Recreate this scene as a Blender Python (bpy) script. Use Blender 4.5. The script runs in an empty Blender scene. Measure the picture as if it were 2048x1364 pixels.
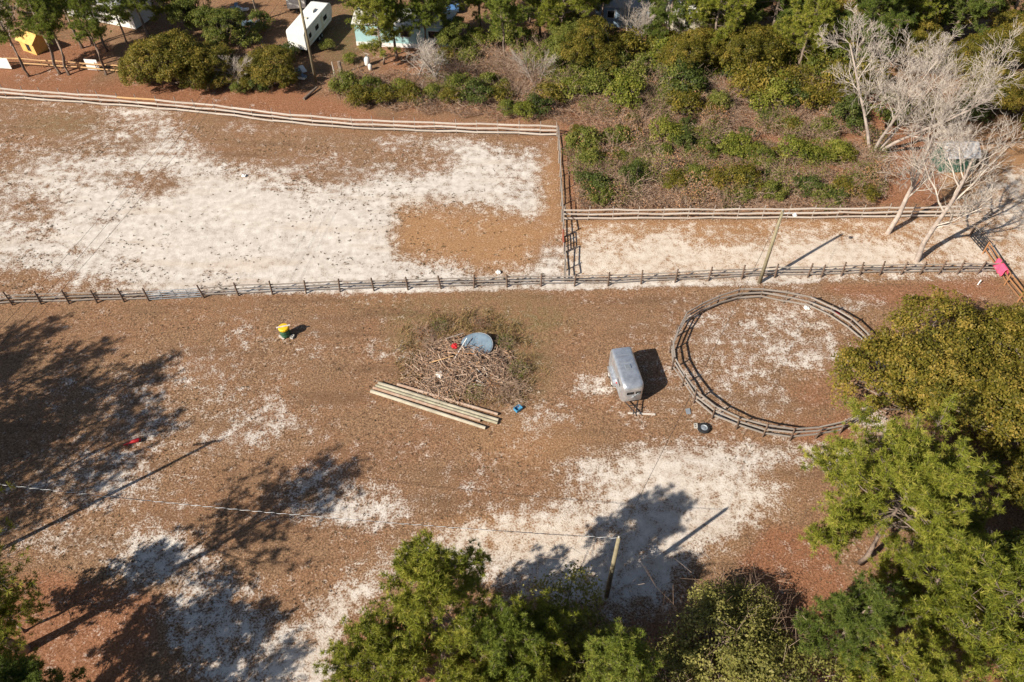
import bpy, math, random
import numpy as np
from mathutils import Vector, Matrix
R = math.radians
scn = bpy.context.scene
C = scn.collection
# ------------------------------------------------------------------ camera, sky, sun, exposure
H, PITCH, FPX = 52.0, R(48.6), 1593.0          # camera height (m), downward pitch, focal length in photo pixels
SP, CP = math.sin(PITCH), math.cos(PITCH)
cd = bpy.data.cameras.new('camera'); cam = bpy.data.objects.new('camera', cd); C.objects.link(cam)
cd.lens = 36.0*FPX/2048.0; cd.sensor_width = 36.0; cd.clip_end = 6000; cd.clip_start = 0.5
cam.location = (0, 0, H); cam.rotation_euler = (math.pi/2-PITCH, 0, 0); scn.camera = cam
SUN_EL = R(36.1); SDX, SDY = 0.813, 0.582      # direction in which shadows fall on the ground
sun_az = math.atan2(-SDX, -SDY)
w = bpy.data.worlds.new('World'); scn.world = w; w.use_nodes = True
nt = w.node_tree; bg = nt.nodes['Background']
sky = nt.nodes.new('ShaderNodeTexSky'); sky.sky_type = 'NISHITA'; sky.sun_disc = False
sky.sun_elevation = SUN_EL; sky.sun_rotation = sun_az
nt.links.new(sky.outputs[0], bg.inputs[0]); bg.inputs[1].default_value = 0.05
sl = bpy.data.lights.new('sun', 'SUN'); sl.energy = 4.6; sl.angle = R(0.55); sl.color = (1, .92, .80)
so = bpy.data.objects.new('sun', sl); C.objects.link(so)
ld = Vector((SDX*math.cos(SUN_EL), SDY*math.cos(SUN_EL), -math.sin(SUN_EL)))
so.rotation_euler = ld.to_track_quat('-Z', 'Y').to_euler(); so.location = (0, 0, 80)
scn.view_settings.view_transform = 'Standard'; scn.view_settings.look = 'None'
scn.view_settings.exposure = 0.85; scn.view_settings.gamma = 1
# ------------------------------------------------------------------ pixel of the 2048 x 1364 photograph -> ground
def G(px, py, z=0.0):
    s, t = (px-1024)/FPX, (py-682)/FPX
    d = (H-z)/(SP+CP*t)
    return Vector((s*d, d*(CP-SP*t), z))
def P(x, y, z=0.0):                              # world -> photo pixel (arrays)
    dep = y*CP+(H-z)*SP
    return 1024+FPX*x/dep, 682+FPX*((H-z)*CP-y*SP)/dep
# ------------------------------------------------------------------ materials
def newmat(name):
    m = bpy.data.materials.new(name); m.use_nodes = True
    n = m.node_tree; b = n.nodes['Principled BSDF']
    return m, n, b
def noise(n, scale, detail=4, rough=.6, src=None, dim='3D'):
    t = n.nodes.new('ShaderNodeTexNoise'); t.inputs['Scale'].default_value = scale
    t.inputs['Detail'].default_value = detail; t.inputs['Roughness'].default_value = rough
    if src is not None: n.links.new(src, t.inputs['Vector'])
    return t.outputs['Fac']
def math_(n, op, a, b=None, clamp=False):
    m = n.nodes.new('ShaderNodeMath'); m.operation = op; m.use_clamp = clamp
    for i, v in enumerate((a, b)):
        if v is None: continue
        if isinstance(v, (int, float)): m.inputs[i].default_value = v
        else: n.links.new(v, m.inputs[i])
    return m.outputs[0]
def mapr(n, v, a, b, c=0., d=1.):
    m = n.nodes.new('ShaderNodeMapRange'); m.interpolation_type = 'SMOOTHSTEP'
    n.links.new(v, m.inputs[0])
    for i, q in enumerate((a, b, c, d)): m.inputs[i+1].default_value = q
    return m.outputs[0]
def mixc(n, f, a, b):
    m = n.nodes.new('ShaderNodeMix'); m.data_type = 'RGBA'
    if isinstance(f, (int, float)): m.inputs[0].default_value = f
    else: n.links.new(f, m.inputs[0])
    for i, v in ((6, a), (7, b)):
        if isinstance(v, tuple): m.inputs[i].default_value = (*v[:3], 1)
        else: n.links.new(v, m.inputs[i])
    return m.outputs[2]
def bump(n, b, h, strength=.4, dist=.05):
    u = n.nodes.new('ShaderNodeBump'); u.inputs['Strength'].default_value = strength; u.inputs['Distance'].default_value = dist
    n.links.new(h, u.inputs['Height']); n.links.new(u.outputs[0], b.inputs['Normal'])
def plain(name, c1, c2=None, rough=.7, scale=3., metal=0., spec=.3, bmp=0.):
    m, n, b = newmat(name)
    c2 = c2 or tuple(v*.7 for v in c1)
    tc = n.nodes.new('ShaderNodeTexCoord')
    f = noise(n, scale, 5, .65, tc.outputs['Object'])
    oi = n.nodes.new('ShaderNodeObjectInfo')
    f2 = math_(n, 'ADD', mapr(n, f, .3, .7), math_(n, 'MULTIPLY', math_(n, 'SUBTRACT', oi.outputs['Random'], .5), .6), True)
    n.links.new(mixc(n, f2, c2, c1), b.inputs['Base Color'])
    b.inputs['Roughness'].default_value = rough; b.inputs['Metallic'].default_value = metal
    b.inputs['Specular IOR Level'].default_value = spec
    if bmp: bump(n, b, f, bmp, .02)
    return m
def leafmat(name, dark, mid, light, trans=.36, rough=.55):
    m, n, b = newmat(name)
    a = n.nodes.new('ShaderNodeAttribute'); a.attribute_name = 'var'
    oi = n.nodes.new('ShaderNodeObjectInfo')
    v = math_(n, 'ADD', a.outputs['Fac'], math_(n, 'MULTIPLY', math_(n, 'SUBTRACT', oi.outputs['Random'], .5), .25), True)
    col = mixc(n, mapr(n, v, .0, .5), dark, mid)
    col = mixc(n, mapr(n, v, .55, 1.), col, light)
    n.links.new(col, b.inputs['Base Color']); b.inputs['Roughness'].default_value = rough
    b.inputs['Specular IOR Level'].default_value = .25
    t = n.nodes.new('ShaderNodeBsdfTranslucent'); n.links.new(col, t.inputs[0])
    mx = n.nodes.new('ShaderNodeMixShader'); mx.inputs[0].default_value = trans
    n.links.new(b.outputs[0], mx.inputs[1]); n.links.new(t.outputs[0], mx.inputs[2])
    n.links.new(mx.outputs[0], n.nodes['Material Output'].inputs[0])
    return m
M = {}
M['pine'] = leafmat('pine_needles', (0.078, 0.108, 0.017), (0.198, 0.240, 0.034), (0.384, 0.384, 0.084))
M['pine2'] = leafmat('pine_needles_yellow', (0.084, 0.108, 0.014), (0.240, 0.258, 0.031), (0.456, 0.414, 0.084))
M['pinedark'] = leafmat('pine_needles_deep', (0.054, 0.084, 0.014), (0.138, 0.180, 0.031), (0.264, 0.282, 0.066))
M['oak'] = leafmat('evergreen_leaves', (.055, .06, .008), (.165, .142, .018), (.33, .235, .045))
M['shrub'] = leafmat('shrub_leaves', (0.055, 0.077, 0.013), (0.143, 0.163, 0.026), (0.275, 0.253, 0.061))
M['shruby'] = leafmat('shrub_leaves_bright', (.075, .10, .012), (.18, .195, .025), (.32, .29, .06))
M['shrubdk'] = leafmat('shrub_leaves_dark', (.03, .048, .010), (.08, .105, .02), (.16, .17, .045))
M['scrub'] = leafmat('scrub_leaves', (0.083, 0.088, 0.022), (0.220, 0.209, 0.050), (0.396, 0.352, 0.121))
M['dryleaf'] = leafmat('dry_leaves', (.14, .065, .03), (.30, .155, .075), (.44, .26, .14), .1, .8)
M['twig'] = leafmat('twigs', (.19, .115, .075), (.37, .25, .175), (.52, .40, .31), 0., .85)
M['palebark'] = plain('pale_bark', (0.550, 0.484, 0.418), (0.363, 0.308, 0.264), .9, 2.)
M['greybark'] = plain('grey_trunk_bark', (.43, .36, .31), (.27, .22, .19), .95, 2.5, bmp=.6)
M['bark'] = plain('pine_bark', (.27, .21, .165), (.14, .10, .08), .95, 4., bmp=.5)
M['limb'] = plain('limb_bark', (.24, .185, .145), (.13, .10, .08), .95, 4.)
M['railpale'] = plain('weathered_pale_rail', (.58, .52, .46), (.42, .36, .31), .85, 3.)
M['railgrey'] = plain('weathered_grey_rail', (.33, .295, .265), (.22, .19, .165), .9, 3.)
M['railnew'] = plain('fresh_lumber', (.62, .40, .20), (.48, .30, .15), .8, 3.)
M['postbrown'] = plain('brown_post', (.17, .115, .085), (.10, .07, .052), .9, 4.)
M['postgrey'] = plain('grey_post', (.34, .29, .25), (.22, .185, .16), .9, 4.)
M['pole'] = plain('utility_pole_wood', (.27, .235, .15), (.17, .14, .09), .9, 1.5)
M['logpale'] = plain('pale_treated_log', (.43, .385, .30), (.27, .24, .18), .85, 1.2)
M['loggreen'] = plain('lichen_grey_log', (.40, .38, .27), (.25, .22, .16), .85, 1.6)
M['logbark'] = plain('peeling_brown_log', (.30, .19, .13), (.40, .32, .26), .9, 2.2)
M['metal'] = plain('dull_aluminium', (.66, .69, .73), (.44, .46, .50), .36, 2.2, .75, .5)
M['galv'] = plain('galvanised_tube', (.42, .45, .48), (.32, .35, .38), .45, 3., .6, .5)
M['black'] = plain('black_steel', (.025, .025, .028), (.015, .015, .017), .5, 3.)
M['rubber'] = plain('tyre_rubber', (.022, .022, .024), (.013, .013, .014), .8, 6.)
M['glass'] = plain('dark_window_glass', (.02, .022, .025), (.015, .016, .018), .12, 1., 0, .6)
M['white'] = plain('white_paint', (.80, .79, .76), (.68, .67, .64), .5, 1.)
M['whiteold'] = plain('stained_white_panel', (.74, .72, .68), (.56, .54, .50), .6, 1.2)
M['cream'] = plain('cream_siding', (.66, .61, .50), (.58, .53, .43), .6, 1.)
M['teal'] = plain('pale_teal_siding', (.36, .56, .56), (.30, .48, .49), .6, .8)
M['shingle'] = plain('grey_shingle', (.46, .46, .47), (.33, .33, .34), .9, 7., bmp=.4)
M['greenwall'] = plain('dark_green_siding', (.045, .13, .085), (.03, .09, .06), .7, 3.)
M['greenbin'] = plain('dark_green_plastic', (.03, .10, .055), (.02, .075, .04), .45, 3.)
M['yellow'] = plain('yellow_plastic', (.78, .50, .02), (.66, .40, .015), .45, 3.)
M['ply'] = plain('yellow_plywood', (.66, .42, .13), (.52, .31, .09), .8, 2.)
M['red'] = plain('red_plastic', (.55, .025, .03), (.42, .02, .022), .45, 3.)
M['redrust'] = plain('rusty_red_paint', (.26, .07, .04), (.17, .05, .03), .8, 5.)
M['rust'] = plain('orange_brown_board', (.36, .18, .08), (.24, .12, .06), .85, 4.)
M['pink'] = plain('pink_cloth', (.78, .10, .20), (.66, .07, .15), .8, 3.)
M['blue'] = plain('blue_plastic', (.08, .32, .52), (.05, .23, .40), .4, 3.)
M['carblue'] = plain('blue_car_paint', (.10, .22, .45), (.08, .18, .38), .25, 1., .2, .5)
M['tarp'] = plain('faded_blue_grey_mat', (.19, .26, .32), (.13, .18, .235), .55, 1.3)
M['concrete'] = plain('concrete', (.50, .48, .44), (.38, .36, .33), .9, 8.)
M['wire'] = plain('dark_wire', (.05, .05, .05), (.03, .03, .03), .6)
M['wirepale'] = plain('bare_aluminium_wire', (.62, .62, .63), (.5, .5, .52), .5)
M['wall'] = plain('faded_blue_wall', (.30, .40, .50), (.22, .31, .41), .7)
# ------------------------------------------------------------------ mesh helpers
def tag(o, label=None, cat=None, group=None, kind=None):
    if label: o['label'] = label
    if cat: o['category'] = cat
    if group: o['group'] = group
    if kind: o['kind'] = kind
    return o
def mesh(name, V, F, mat=None, smooth=False, var=None):
    me = bpy.data.meshes.new(name)
    V = np.asarray(V, dtype=np.float32)
    if isinstance(F, np.ndarray):
        k = F.shape[1]; nf = F.shape[0]
        me.vertices.add(len(V)); me.vertices.foreach_set('co', V.ravel())
        me.loops.add(nf*k); me.loops.foreach_set('vertex_index', F.astype(np.int32).ravel())
        me.polygons.add(nf); me.polygons.foreach_set('loop_start', np.arange(0, nf*k, k, dtype=np.int32))
        me.update(calc_edges=True)
    else:
        me.from_pydata([tuple(map(float, v)) for v in V], [], F); me.update()
    if var is not None:
        a = me.attributes.new('var', 'FLOAT', 'POINT'); a.data.foreach_set('value', np.asarray(var, dtype=np.float32))
    if smooth: me.polygons.foreach_set('use_smooth', np.ones(len(me.polygons), dtype=bool))
    if mat: me.materials.append(M[mat] if isinstance(mat, str) else mat)
    return me
def obj(name, me, parent=None, loc=(0, 0, 0), rot=(0, 0, 0), scale=(1, 1, 1)):
    o = bpy.data.objects.new(name, me); C.objects.link(o)
    o.location = loc; o.rotation_euler = rot; o.scale = scale
    if parent: o.parent = parent
    return o
def empty(name, loc=(0, 0, 0), rz=0, label=None, cat=None, group=None):
    o = bpy.data.objects.new(name, None); C.objects.link(o)
    o.location = loc; o.rotation_euler = (0, 0, rz); o.empty_display_size = .2
    return tag(o, label, cat, group)
def copy_tree(o, parent=None):
    c = o.copy(); C.objects.link(c)
    if parent: c.parent = parent
    for ch in o.children: copy_tree(ch, c)
    return c
class MB:
    def __init__(s): s.V = []; s.F = []
    def add(s, V, F):
        n = len(s.V); s.V += [tuple(v) for v in V]; s.F += [tuple(i+n for i in f) for f in F]; return s
    def box(s, x0, x1, y0, y1, z0, z1):
        return s.add([(x, y, z) for x in (x0, x1) for y in (y0, y1) for z in (z0, z1)],
                     [(0, 1, 3, 2), (4, 6, 7, 5), (0, 4, 5, 1), (2, 3, 7, 6), (0, 2, 6, 4), (1, 5, 7, 3)])
    def tube(s, pts, r, n=6, cap=True):
        pts = [Vector(p) for p in pts]; rs = r if isinstance(r, (list, tuple)) else [r]*len(pts)
        V = []; F = []
        for i, p in enumerate(pts):
            d = (pts[min(i+1, len(pts)-1)]-pts[max(i-1, 0)]).normalized()
            u = d.cross(Vector((0, 0, 1)));
            if u.length < .05: u = d.cross(Vector((1, 0, 0)))
            u.normalize(); v = d.cross(u)
            for k in range(n):
                a = 2*math.pi*k/n; V.append(p+(u*math.cos(a)+v*math.sin(a))*rs[i])
        for i in range(len(pts)-1):
            for k in range(n):
                F.append((i*n+k, i*n+(k+1) % n, (i+1)*n+(k+1) % n, (i+1)*n+k))
        if cap: F += [tuple(range(n-1, -1, -1)), tuple(range((len(pts)-1)*n, len(pts)*n))]
        return s.add(V, F)
    def lathe(s, prof, n=20, axis='z', cap=True):
        V = []; F = []
        for r, z in prof:
            for k in range(n):
                a = 2*math.pi*k/n; p = (r*math.cos(a), r*math.sin(a), z)
                V.append(p if axis == 'z' else (p[2], p[0], p[1]))
        for i in range(len(prof)-1):
            for k in range(n): F.append((i*n+k, i*n+(k+1) % n, (i+1)*n+(k+1) % n, (i+1)*n+k))
        if cap: F += [tuple(range(n-1, -1, -1)), tuple(range((len(prof)-1)*n, len(prof)*n))]
        return s.add(V, F)
    def build(s, name, mat, parent=None, loc=(0, 0, 0), rot=(0, 0, 0), smooth=False):
        return obj(name, mesh(name, s.V, s.F, mat, smooth), parent, loc, rot)
def boxpart(name, mat, parent, x0, x1, y0, y1, z0, z1): return MB().box(x0, x1, y0, y1, z0, z1).build(name, mat, parent)
def nrm(a): return a/np.maximum(np.linalg.norm(a, axis=-1, keepdims=True), 1e-9)
def sticks(A, B, ra, rb, n=3):                   # many tapered prisms at once
    A = np.asarray(A, float); B = np.asarray(B, float); N = len(A)
    ra = np.broadcast_to(np.asarray(ra, float), (N,)); rb = np.broadcast_to(np.asarray(rb, float), (N,))
    d = nrm(B-A); ref = np.where(np.abs(d[:, 2:3]) > .9, np.array([[1., 0, 0]]), np.array([[0, 0, 1.]]))
    u = nrm(np.cross(d, ref)); v = np.cross(d, u)
    ang = np.arange(n)*2*math.pi/n
    ring = u[:, None, :]*np.cos(ang)[None, :, None]+v[:, None, :]*np.sin(ang)[None, :, None]
    V = np.concatenate([A[:, None]+ring*ra[:, None, None], B[:, None]+ring*rb[:, None, None]], 1).reshape(-1, 3)
    base = (np.arange(N)*2*n)[:, None]
    F = np.concatenate([np.stack([base[:, 0]+k, base[:, 0]+(k+1) % n, base[:, 0]+n+(k+1) % n, base[:, 0]+n+k], 1) for k in range(n)], 0)
    return V, F
def leaves(Cn, Nn, size, rng, aspect=.6):
    N = len(Cn); r = nrm(rng.normal(size=(N, 3))); n = nrm(Nn+r*.75)
    u = nrm(np.cross(n, nrm(rng.normal(size=(N, 3))))); v = np.cross(n, u)
    s = size*rng.uniform(.65, 1.3, (N, 1))
    V = np.stack([Cn-u*s*.5, Cn+v*s*aspect*.5, Cn+u*s*.5, Cn-v*s*aspect*.5], 1).reshape(-1, 3)
    return V, np.arange(N*4).reshape(N, 4)
def tufts(Cn, D, L, k, rng, width=.036):
    N = len(Cn); D = nrm(D)
    d = nrm(D[:, None, :]*.65+nrm(rng.normal(size=(N, k, 3)))*.95)
    ln = L*rng.uniform(.7, 1.2, (N, k, 1))
    sd = nrm(np.cross(d, rng.normal(size=(N, k, 3))))*width*.5
    c = Cn[:, None, :]
    V = np.stack([np.broadcast_to(c, d.shape)-sd, np.broadcast_to(c, d.shape)+sd, c+d*ln+sd*.35, c+d*ln-sd*.35], 2).reshape(-1, 3)
    return V, np.arange(N*k*4).reshape(-1, 4)
# ------------------------------------------------------------------ vegetation prototypes (mesh data shared by copies)
def branch_curve(p, d, L, nseg, rng, up=.15, wob=.18):
    pts = [p]
    for i in range(nseg):
        d = nrm(d+rng.normal(size=3)*wob+np.array([0, 0, up])); p = p+d*L/nseg; pts.append(p)
    return pts, d
def make_pine(seed, Ht, base, Rad, mat, ntuft=1700, gap=None, L=.29, dens=1.):
    rng = np.random.default_rng(seed)
    top = np.array([rng.normal()*.4, rng.normal()*.4, Ht]); n = 9
    tp = [np.array([0, 0, -.15])]
    for i in range(1, n+1):
        f = i/n; tp.append(np.array([top[0]*f+rng.normal()*.09, top[1]*f+rng.normal()*.09, Ht*f]))
    rr = [.017*Ht*(1-.86*i/n)+.02 for i in range(n+1)]; rr[0] *= 1.25
    tm = MB().tube(tp, rr, 8)
    A = []; B = []; ra = []; rb = []; TC = []; TD = []
    z = base*Ht
    while z < Ht*.985:
        f = (z-base*Ht)/(Ht*(1-base))
        prof = (math.sin(math.pi*min(1, .22+.72*f))**.8)*(1-.25*f)
        for k in range(int(rng.integers(2, 5))):
            a = rng.uniform(0, 2*math.pi)
            if gap and abs((a-gap[0]+math.pi) % (2*math.pi)-math.pi) < gap[1] and f < gap[2]: continue
            Lb = Rad*prof*rng.uniform(.5, 1.12)+.35
            el = R(-8+62*f**1.5)+rng.normal()*.15
            fz = z/Ht*n; i0 = int(min(n-1, fz)); p0 = tp[i0]+(tp[i0+1]-tp[i0])*(fz-i0)
            d = np.array([math.cos(a)*math.cos(el), math.sin(a)*math.cos(el), math.sin(el)])
            pts, dl = branch_curve(p0, d, Lb, 5, rng, .10, .13)
            r0 = .0085*Lb+.014
            for j in range(5):
                A.append(pts[j]); B.append(pts[j+1]); ra.append(r0*(1-j*.17)); rb.append(r0*(1-(j+1)*.17))
            TC.append(pts[-1]); TD.append(dl)
            nt_ = int(5+Lb*3.6)
            for q in range(nt_):
                t = rng.uniform(.36, 1.)*5; j = int(min(4, t)); pp = pts[j]+(pts[j+1]-pts[j])*(t-j)
                dd = nrm(nrm(pts[j+1]-pts[j])*.7+rng.normal(size=3)*.7+np.array([0, 0, .25])); lt = rng.uniform(.35, 1.1)*(.55+.09*Lb)
                e = pp+dd*lt; A.append(pp); B.append(e); ra.append(.016); rb.append(.008)
                TC.append(e); TD.append(dd+np.array([0, 0, .4]))
                for _ in range(3):
                    g = rng.uniform(.35, .95); TC.append(pp+dd*lt*g+rng.normal(size=3)*.12); TD.append(dd+rng.normal(size=3)*.4+np.array([0, 0, .5]))
        z += rng.uniform(.22, .5)/dens
    TC = np.array(TC); TD = np.array(TD)
    if len(TC) > ntuft:
        ix = rng.permutation(len(TC))[:ntuft]; TC = TC[ix]; TD = TD[ix]
    k = 22; V, F = tufts(TC, TD, L, k, rng)
    tv = np.clip(rng.normal(.45, .22, len(TC)), 0, 1)
    var = np.repeat(np.clip(np.repeat(tv, k)+rng.normal(0, .12, len(TC)*k), 0, 1), 4)
    sv, sf = sticks(A, B, ra, rb, 4)
    return dict(trunk=mesh('pine_trunk', tm.V, tm.F, 'bark', True), limbs=mesh('pine_limbs', sv, sf, 'limb'), crown=mesh('pine_crown', V, F, mat, var=var))
def make_leafy(seed, Rx, Rz, Ht, nclump, per, leaf, mat, stem=True, twigs=True, lump=1., clear=.25):
    rng = np.random.default_rng(seed)
    cz = Ht-Rz; nl = 9
    la = np.arange(nl)*2.399+rng.uniform(0, 6); lr_ = np.sqrt((np.arange(nl)+.3)/nl)*.70
    lc = np.stack([np.cos(la)*lr_*Rx, np.sin(la)*lr_*Rx, (rng.uniform(-.25, .55, nl)-.35*lr_)*Rz], 1)
    lrad = rng.uniform(.34, .52, nl)
    pk_ = rng.integers(0, nl, nclump*3); d = nrm(rng.normal(size=(nclump*3, 3))); d = np.where(d[:, 2:3] < -.35, -d, d)
    cc = lc[pk_]+d*lrad[pk_][:, None]*np.array([Rx, Rx, Rz*1.05])*rng.uniform(.75, 1.08, (nclump*3, 1))
    q_ = np.linalg.norm((cc[:, None, :]-lc[None])/(lrad[None, :, None]*np.array([Rx, Rx, Rz*1.05])), axis=2); q_[np.arange(len(cc)), pk_] = 9
    keep = q_.min(1) > .72; cc = cc[keep][:nclump]; d = d[keep][:nclump]; m = len(d)
    cc[:, 2] += cz; cc[:, 2] = np.maximum(cc[:, 2], Ht*clear*.4)
    cr = rng.uniform(.34, .75, m)*lump
    o = nrm(rng.normal(size=(m, per, 3))); o[..., 2] = np.where(rng.random((m, per)) < .7, np.abs(o[..., 2]), o[..., 2])
    pos = cc[:, None, :]+o*cr[:, None, None]*rng.uniform(.55, 1.05, (m, per, 1))*np.array([1, 1, .8])
    nn = nrm(o+nrm(d)[:, None, :]*.5+np.array([0, 0, .5]))
    V, F = leaves(pos.reshape(-1, 3), nn.reshape(-1, 3), leaf, rng)
    cv = np.clip(rng.normal(.5, .2, m), 0, 1)
    var = np.repeat(np.clip(np.repeat(cv, per)+rng.normal(0, .17, m*per), 0, 1), 4)
    A = []; B = []; ra = []; rb = []
    ix = rng.permutation(m)[:max(6, m//3)]
    for i in ix:
        s = np.array([rng.normal()*.1*Rx*.3, rng.normal()*.1*Rx*.3, Ht*clear*rng.uniform(.2, 1.)]); e = cc[i]
        mid = s*.5+e*.5+rng.normal(size=3)*.12*Rx+np.array([0, 0, .12*Rz]); r0 = .012*Rx+.008
        A += [s, mid]; B += [mid, e]; ra += [r0*1.4, r0]; rb += [r0, .008]
        if rng.random() < .35:
            q = e+nrm(e-mid)*rng.uniform(.2, .7)+rng.normal(size=3)*.1; A.append(e); B.append(q); ra.append(.014); rb.append(.006)
    sv, sf = sticks(A, B, ra, rb, 4)
    out = dict(limbs=mesh('leafy_limbs', sv, sf, 'limb'), crown=mesh('leafy_crown', V, F, mat, var=var))
    if stem:
        tm = MB().tube([(0, 0, -.15), (.05, .03, Ht*clear*.5), (0, .08, Ht*clear*1.2), (.1, 0, cz)], [.03*Ht+.02, .024*Ht+.015, .02*Ht, .05], 8)
        out['trunk'] = mesh('leafy_trunk', tm.V, tm.F, 'bark', True)
    return out
def make_bare(seed, Ht, spread, stems=1, mat='palebark', depth=4, twig=1., thick=1.):
    rng = np.random.default_rng(seed)
    S = [[], [], [], []]; T = [[], [], [], []]
    def grow(p, d, L, r, lv, trunk):
        nseg = 5 if lv < 2 else (4 if lv < 3 else 3)
        tgt = T if trunk else S
        pts = [p]; dirs = []
        for i in range(nseg):
            d = nrm(d+rng.normal(size=3)*(.08 if lv == 0 else .13)+np.array([0, 0, .07 if lv else .03]))
            q = p+d*L/nseg; f0 = 1-.62*i/nseg; f1 = 1-.62*(i+1)/nseg
            tgt[0].append(p); tgt[1].append(q); tgt[2].append(r*f0); tgt[3].append(r*f1)
            p = q; pts.append(p); dirs.append(d)
        if lv >= depth: return
        nk = [9, 7, 6, 5, 4][lv]
        for k in range(int(nk*(twig if lv >= 2 else 1))):
            t = (.30 if lv == 0 else .18)+(1-(.30 if lv == 0 else .18))*(k+rng.random())/nk
            t = min(t, .999); i = int(t*nseg); pp = pts[i]+(pts[i+1]-pts[i])*(t*nseg-i); dd = dirs[i]
            side = nrm(np.cross(dd, rng.normal(size=3)))
            an = R(rng.uniform(24, 50))*spread
            nd = nrm(dd*math.cos(an)+side*math.sin(an)+np.array([0, 0, .05]))
            grow(pp, nd, L*rng.uniform(.42, .72)*(1.08-.45*t), max(.012, r*(1-.62*t)*rng.uniform(.46, .66)), lv+1, False)
    for s in range(stems):
        a = rng.uniform(0, 6.28)+s*2.4; tl = .05+(.34 if stems > 1 else .06)*spread
        d0 = nrm(np.array([math.cos(a)*tl, math.sin(a)*tl, 1.]))
        grow(np.array([math.cos(a)*.16*(stems > 1), math.sin(a)*.16*(stems > 1), -.15]), d0, Ht*.74*(1 if s == 0 else rng.uniform(.72, .98)), .0175*Ht*thick/(stems**.35), 0, True)
    tv, tf = sticks(T[0], T[1], T[2], T[3], 7); sv, sf = sticks(S[0], S[1], S[2], S[3], 3)
    return dict(trunk=mesh('bare_trunk', tv, tf, 'greybark', True), crown=mesh('bare_crown', sv, sf, mat))
def make_twiggy(seed, Rr, Ht, n, mat='twig', leafn=0, lmat='dryleaf', thk=1.):
    rng = np.random.default_rng(seed); A = []; B = []; ra = []; rb = []
    for i in range(n):
        a = rng.uniform(0, 6.28); b = rng.uniform(0, 1)**.7
        p = np.array([math.cos(a)*b*Rr*.35, math.sin(a)*b*Rr*.35, -.05]); d = nrm(np.array([math.cos(a)*b*1.1, math.sin(a)*b*1.1, .9])+rng.normal(size=3)*.3)
        L = Ht*rng.uniform(.6, 1.15); r0 = rng.uniform(.016, .03)
        for j in range(4):
            q = p+d*L/4; A.append(p); B.append(q); ra.append(r0*(1-j*.2)); rb.append(r0*(1-(j+1)*.2))
            for _ in range(2):
                dd = nrm(d+rng.normal(size=3)*.7); A.append(q); B.append(q+dd*L*rng.uniform(.12, .3)); ra.append(.014); rb.append(.009)
            p = q; d = nrm(d+rng.normal(size=3)*.25+np.array([math.cos(a)*.15, math.sin(a)*.15, -.12]))
    V, F = sticks(A, B, np.array(ra)*thk, np.array(rb)*thk, 3); var = np.repeat(np.clip(rng.normal(.5, .25, len(A)), 0, 1), 6)
    out = dict(stems=mesh('twig_stems', V, F, mat, var=var))
    if leafn:
        c = nrm(rng.normal(size=(leafn, 3)))*rng.uniform(.3, 1., (leafn, 1))**.5*np.array([Rr, Rr, Ht*.55])+np.array([0, 0, Ht*.5]); c[:, 2] = np.abs(c[:, 2])
        V, F = leaves(c, np.tile([0, 0, 1.], (leafn, 1)), .15, rng)
        out['crown'] = mesh('twig_leaves', V, F, lmat, var=np.repeat(np.clip(rng.normal(.5, .25, leafn), 0, 1), 4))
    return out
def make_grass(seed, n, Ht, spread, mat):
    rng = np.random.default_rng(seed); p = np.concatenate([rng.normal(size=(n, 2))*spread, np.zeros((n, 1))], 1)
    d = nrm(np.concatenate([rng.normal(size=(n, 2))*.5, np.ones((n, 1))], 1)); L = Ht*rng.uniform(.5, 1.2, (n, 1))
    sd = nrm(np.cross(d, rng.normal(size=(n, 3))))*.03
    V = np.stack([p-sd, p+sd, p+d*L], 1).reshape(-1, 3)
    return dict(blades=mesh('grass_blades', V, np.arange(n*3).reshape(n, 3), mat, var=np.repeat(np.clip(rng.normal(.5, .25, n), 0, 1), 3)))
def plant(name, proto, xy, label, cat, group=None, s=1., rz=0, sz=None, lean=(0, 0)):
    e = empty(name, (xy[0], xy[1], 0), rz, label, cat, group); e.rotation_euler = (lean[0], lean[1], rz); e.scale = (s, s, sz or s)
    for k, me in proto.items(): obj(k, me, e)
    return e
# ================================================================== GROUND
def sdpoly(x, y, poly):                          # signed pixel distance, negative inside
    p = np.array(poly, float); n = len(p); dm = np.full(x.shape, 1e9); ins = np.zeros(x.shape, bool)
    for i in range(n):
        a = p[i]; b = p[(i+1) % n]; e = b-a; wx = x-a[0]; wy = y-a[1]
        t = np.clip((wx*e[0]+wy*e[1])/max(1e-9, e@e), 0, 1); dm = np.minimum(dm, np.hypot(wx-e[0]*t, wy-e[1]*t))
        c = ((a[1] > y) != (b[1] > y)) & (x < (b[0]-a[0])*(y-a[1])/((b[1]-a[1]) if b[1] != a[1] else 1e-9)+a[0]); ins ^= c
    return np.where(ins, -dm, dm)
def soft(x, y, poly, fe): return np.clip(.5-sdpoly(x, y, poly)/(2*fe), 0, 1)
def ell(x, y, cx, cy, rx, ry): return np.clip(1.5-np.hypot((x-cx)/rx, (y-cy)/ry)*1., 0, 1)
xs = np.concatenate([[-2500, -1200, -600, -300, -180, -120], np.arange(-88, 88.1, .4), [120, 180, 300, 600, 1200, 2500]])
ys = np.concatenate([[-800, -300, -100, -30, 0], np.arange(10, 124, .4), [140, 180, 260, 500, 1000, 2500]])
gx, gy = np.meshgrid(xs, ys); nx, ny = len(xs), len(ys)
X = gx.ravel(); Y = gy.ravel()
px, py = P(X, np.maximum(Y, -20)); px = np.clip(px, -600, 2700); py = np.clip(py, -400, 1800)
sand = np.zeros(len(X)); straw = np.zeros(len(X)); green = np.zeros(len(X)); tan = np.zeros(len(X)); dark = np.zeros(len(X))
def up(arr, wt, val): np.copyto(arr, arr*(1-wt)+val*wt)
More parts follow.
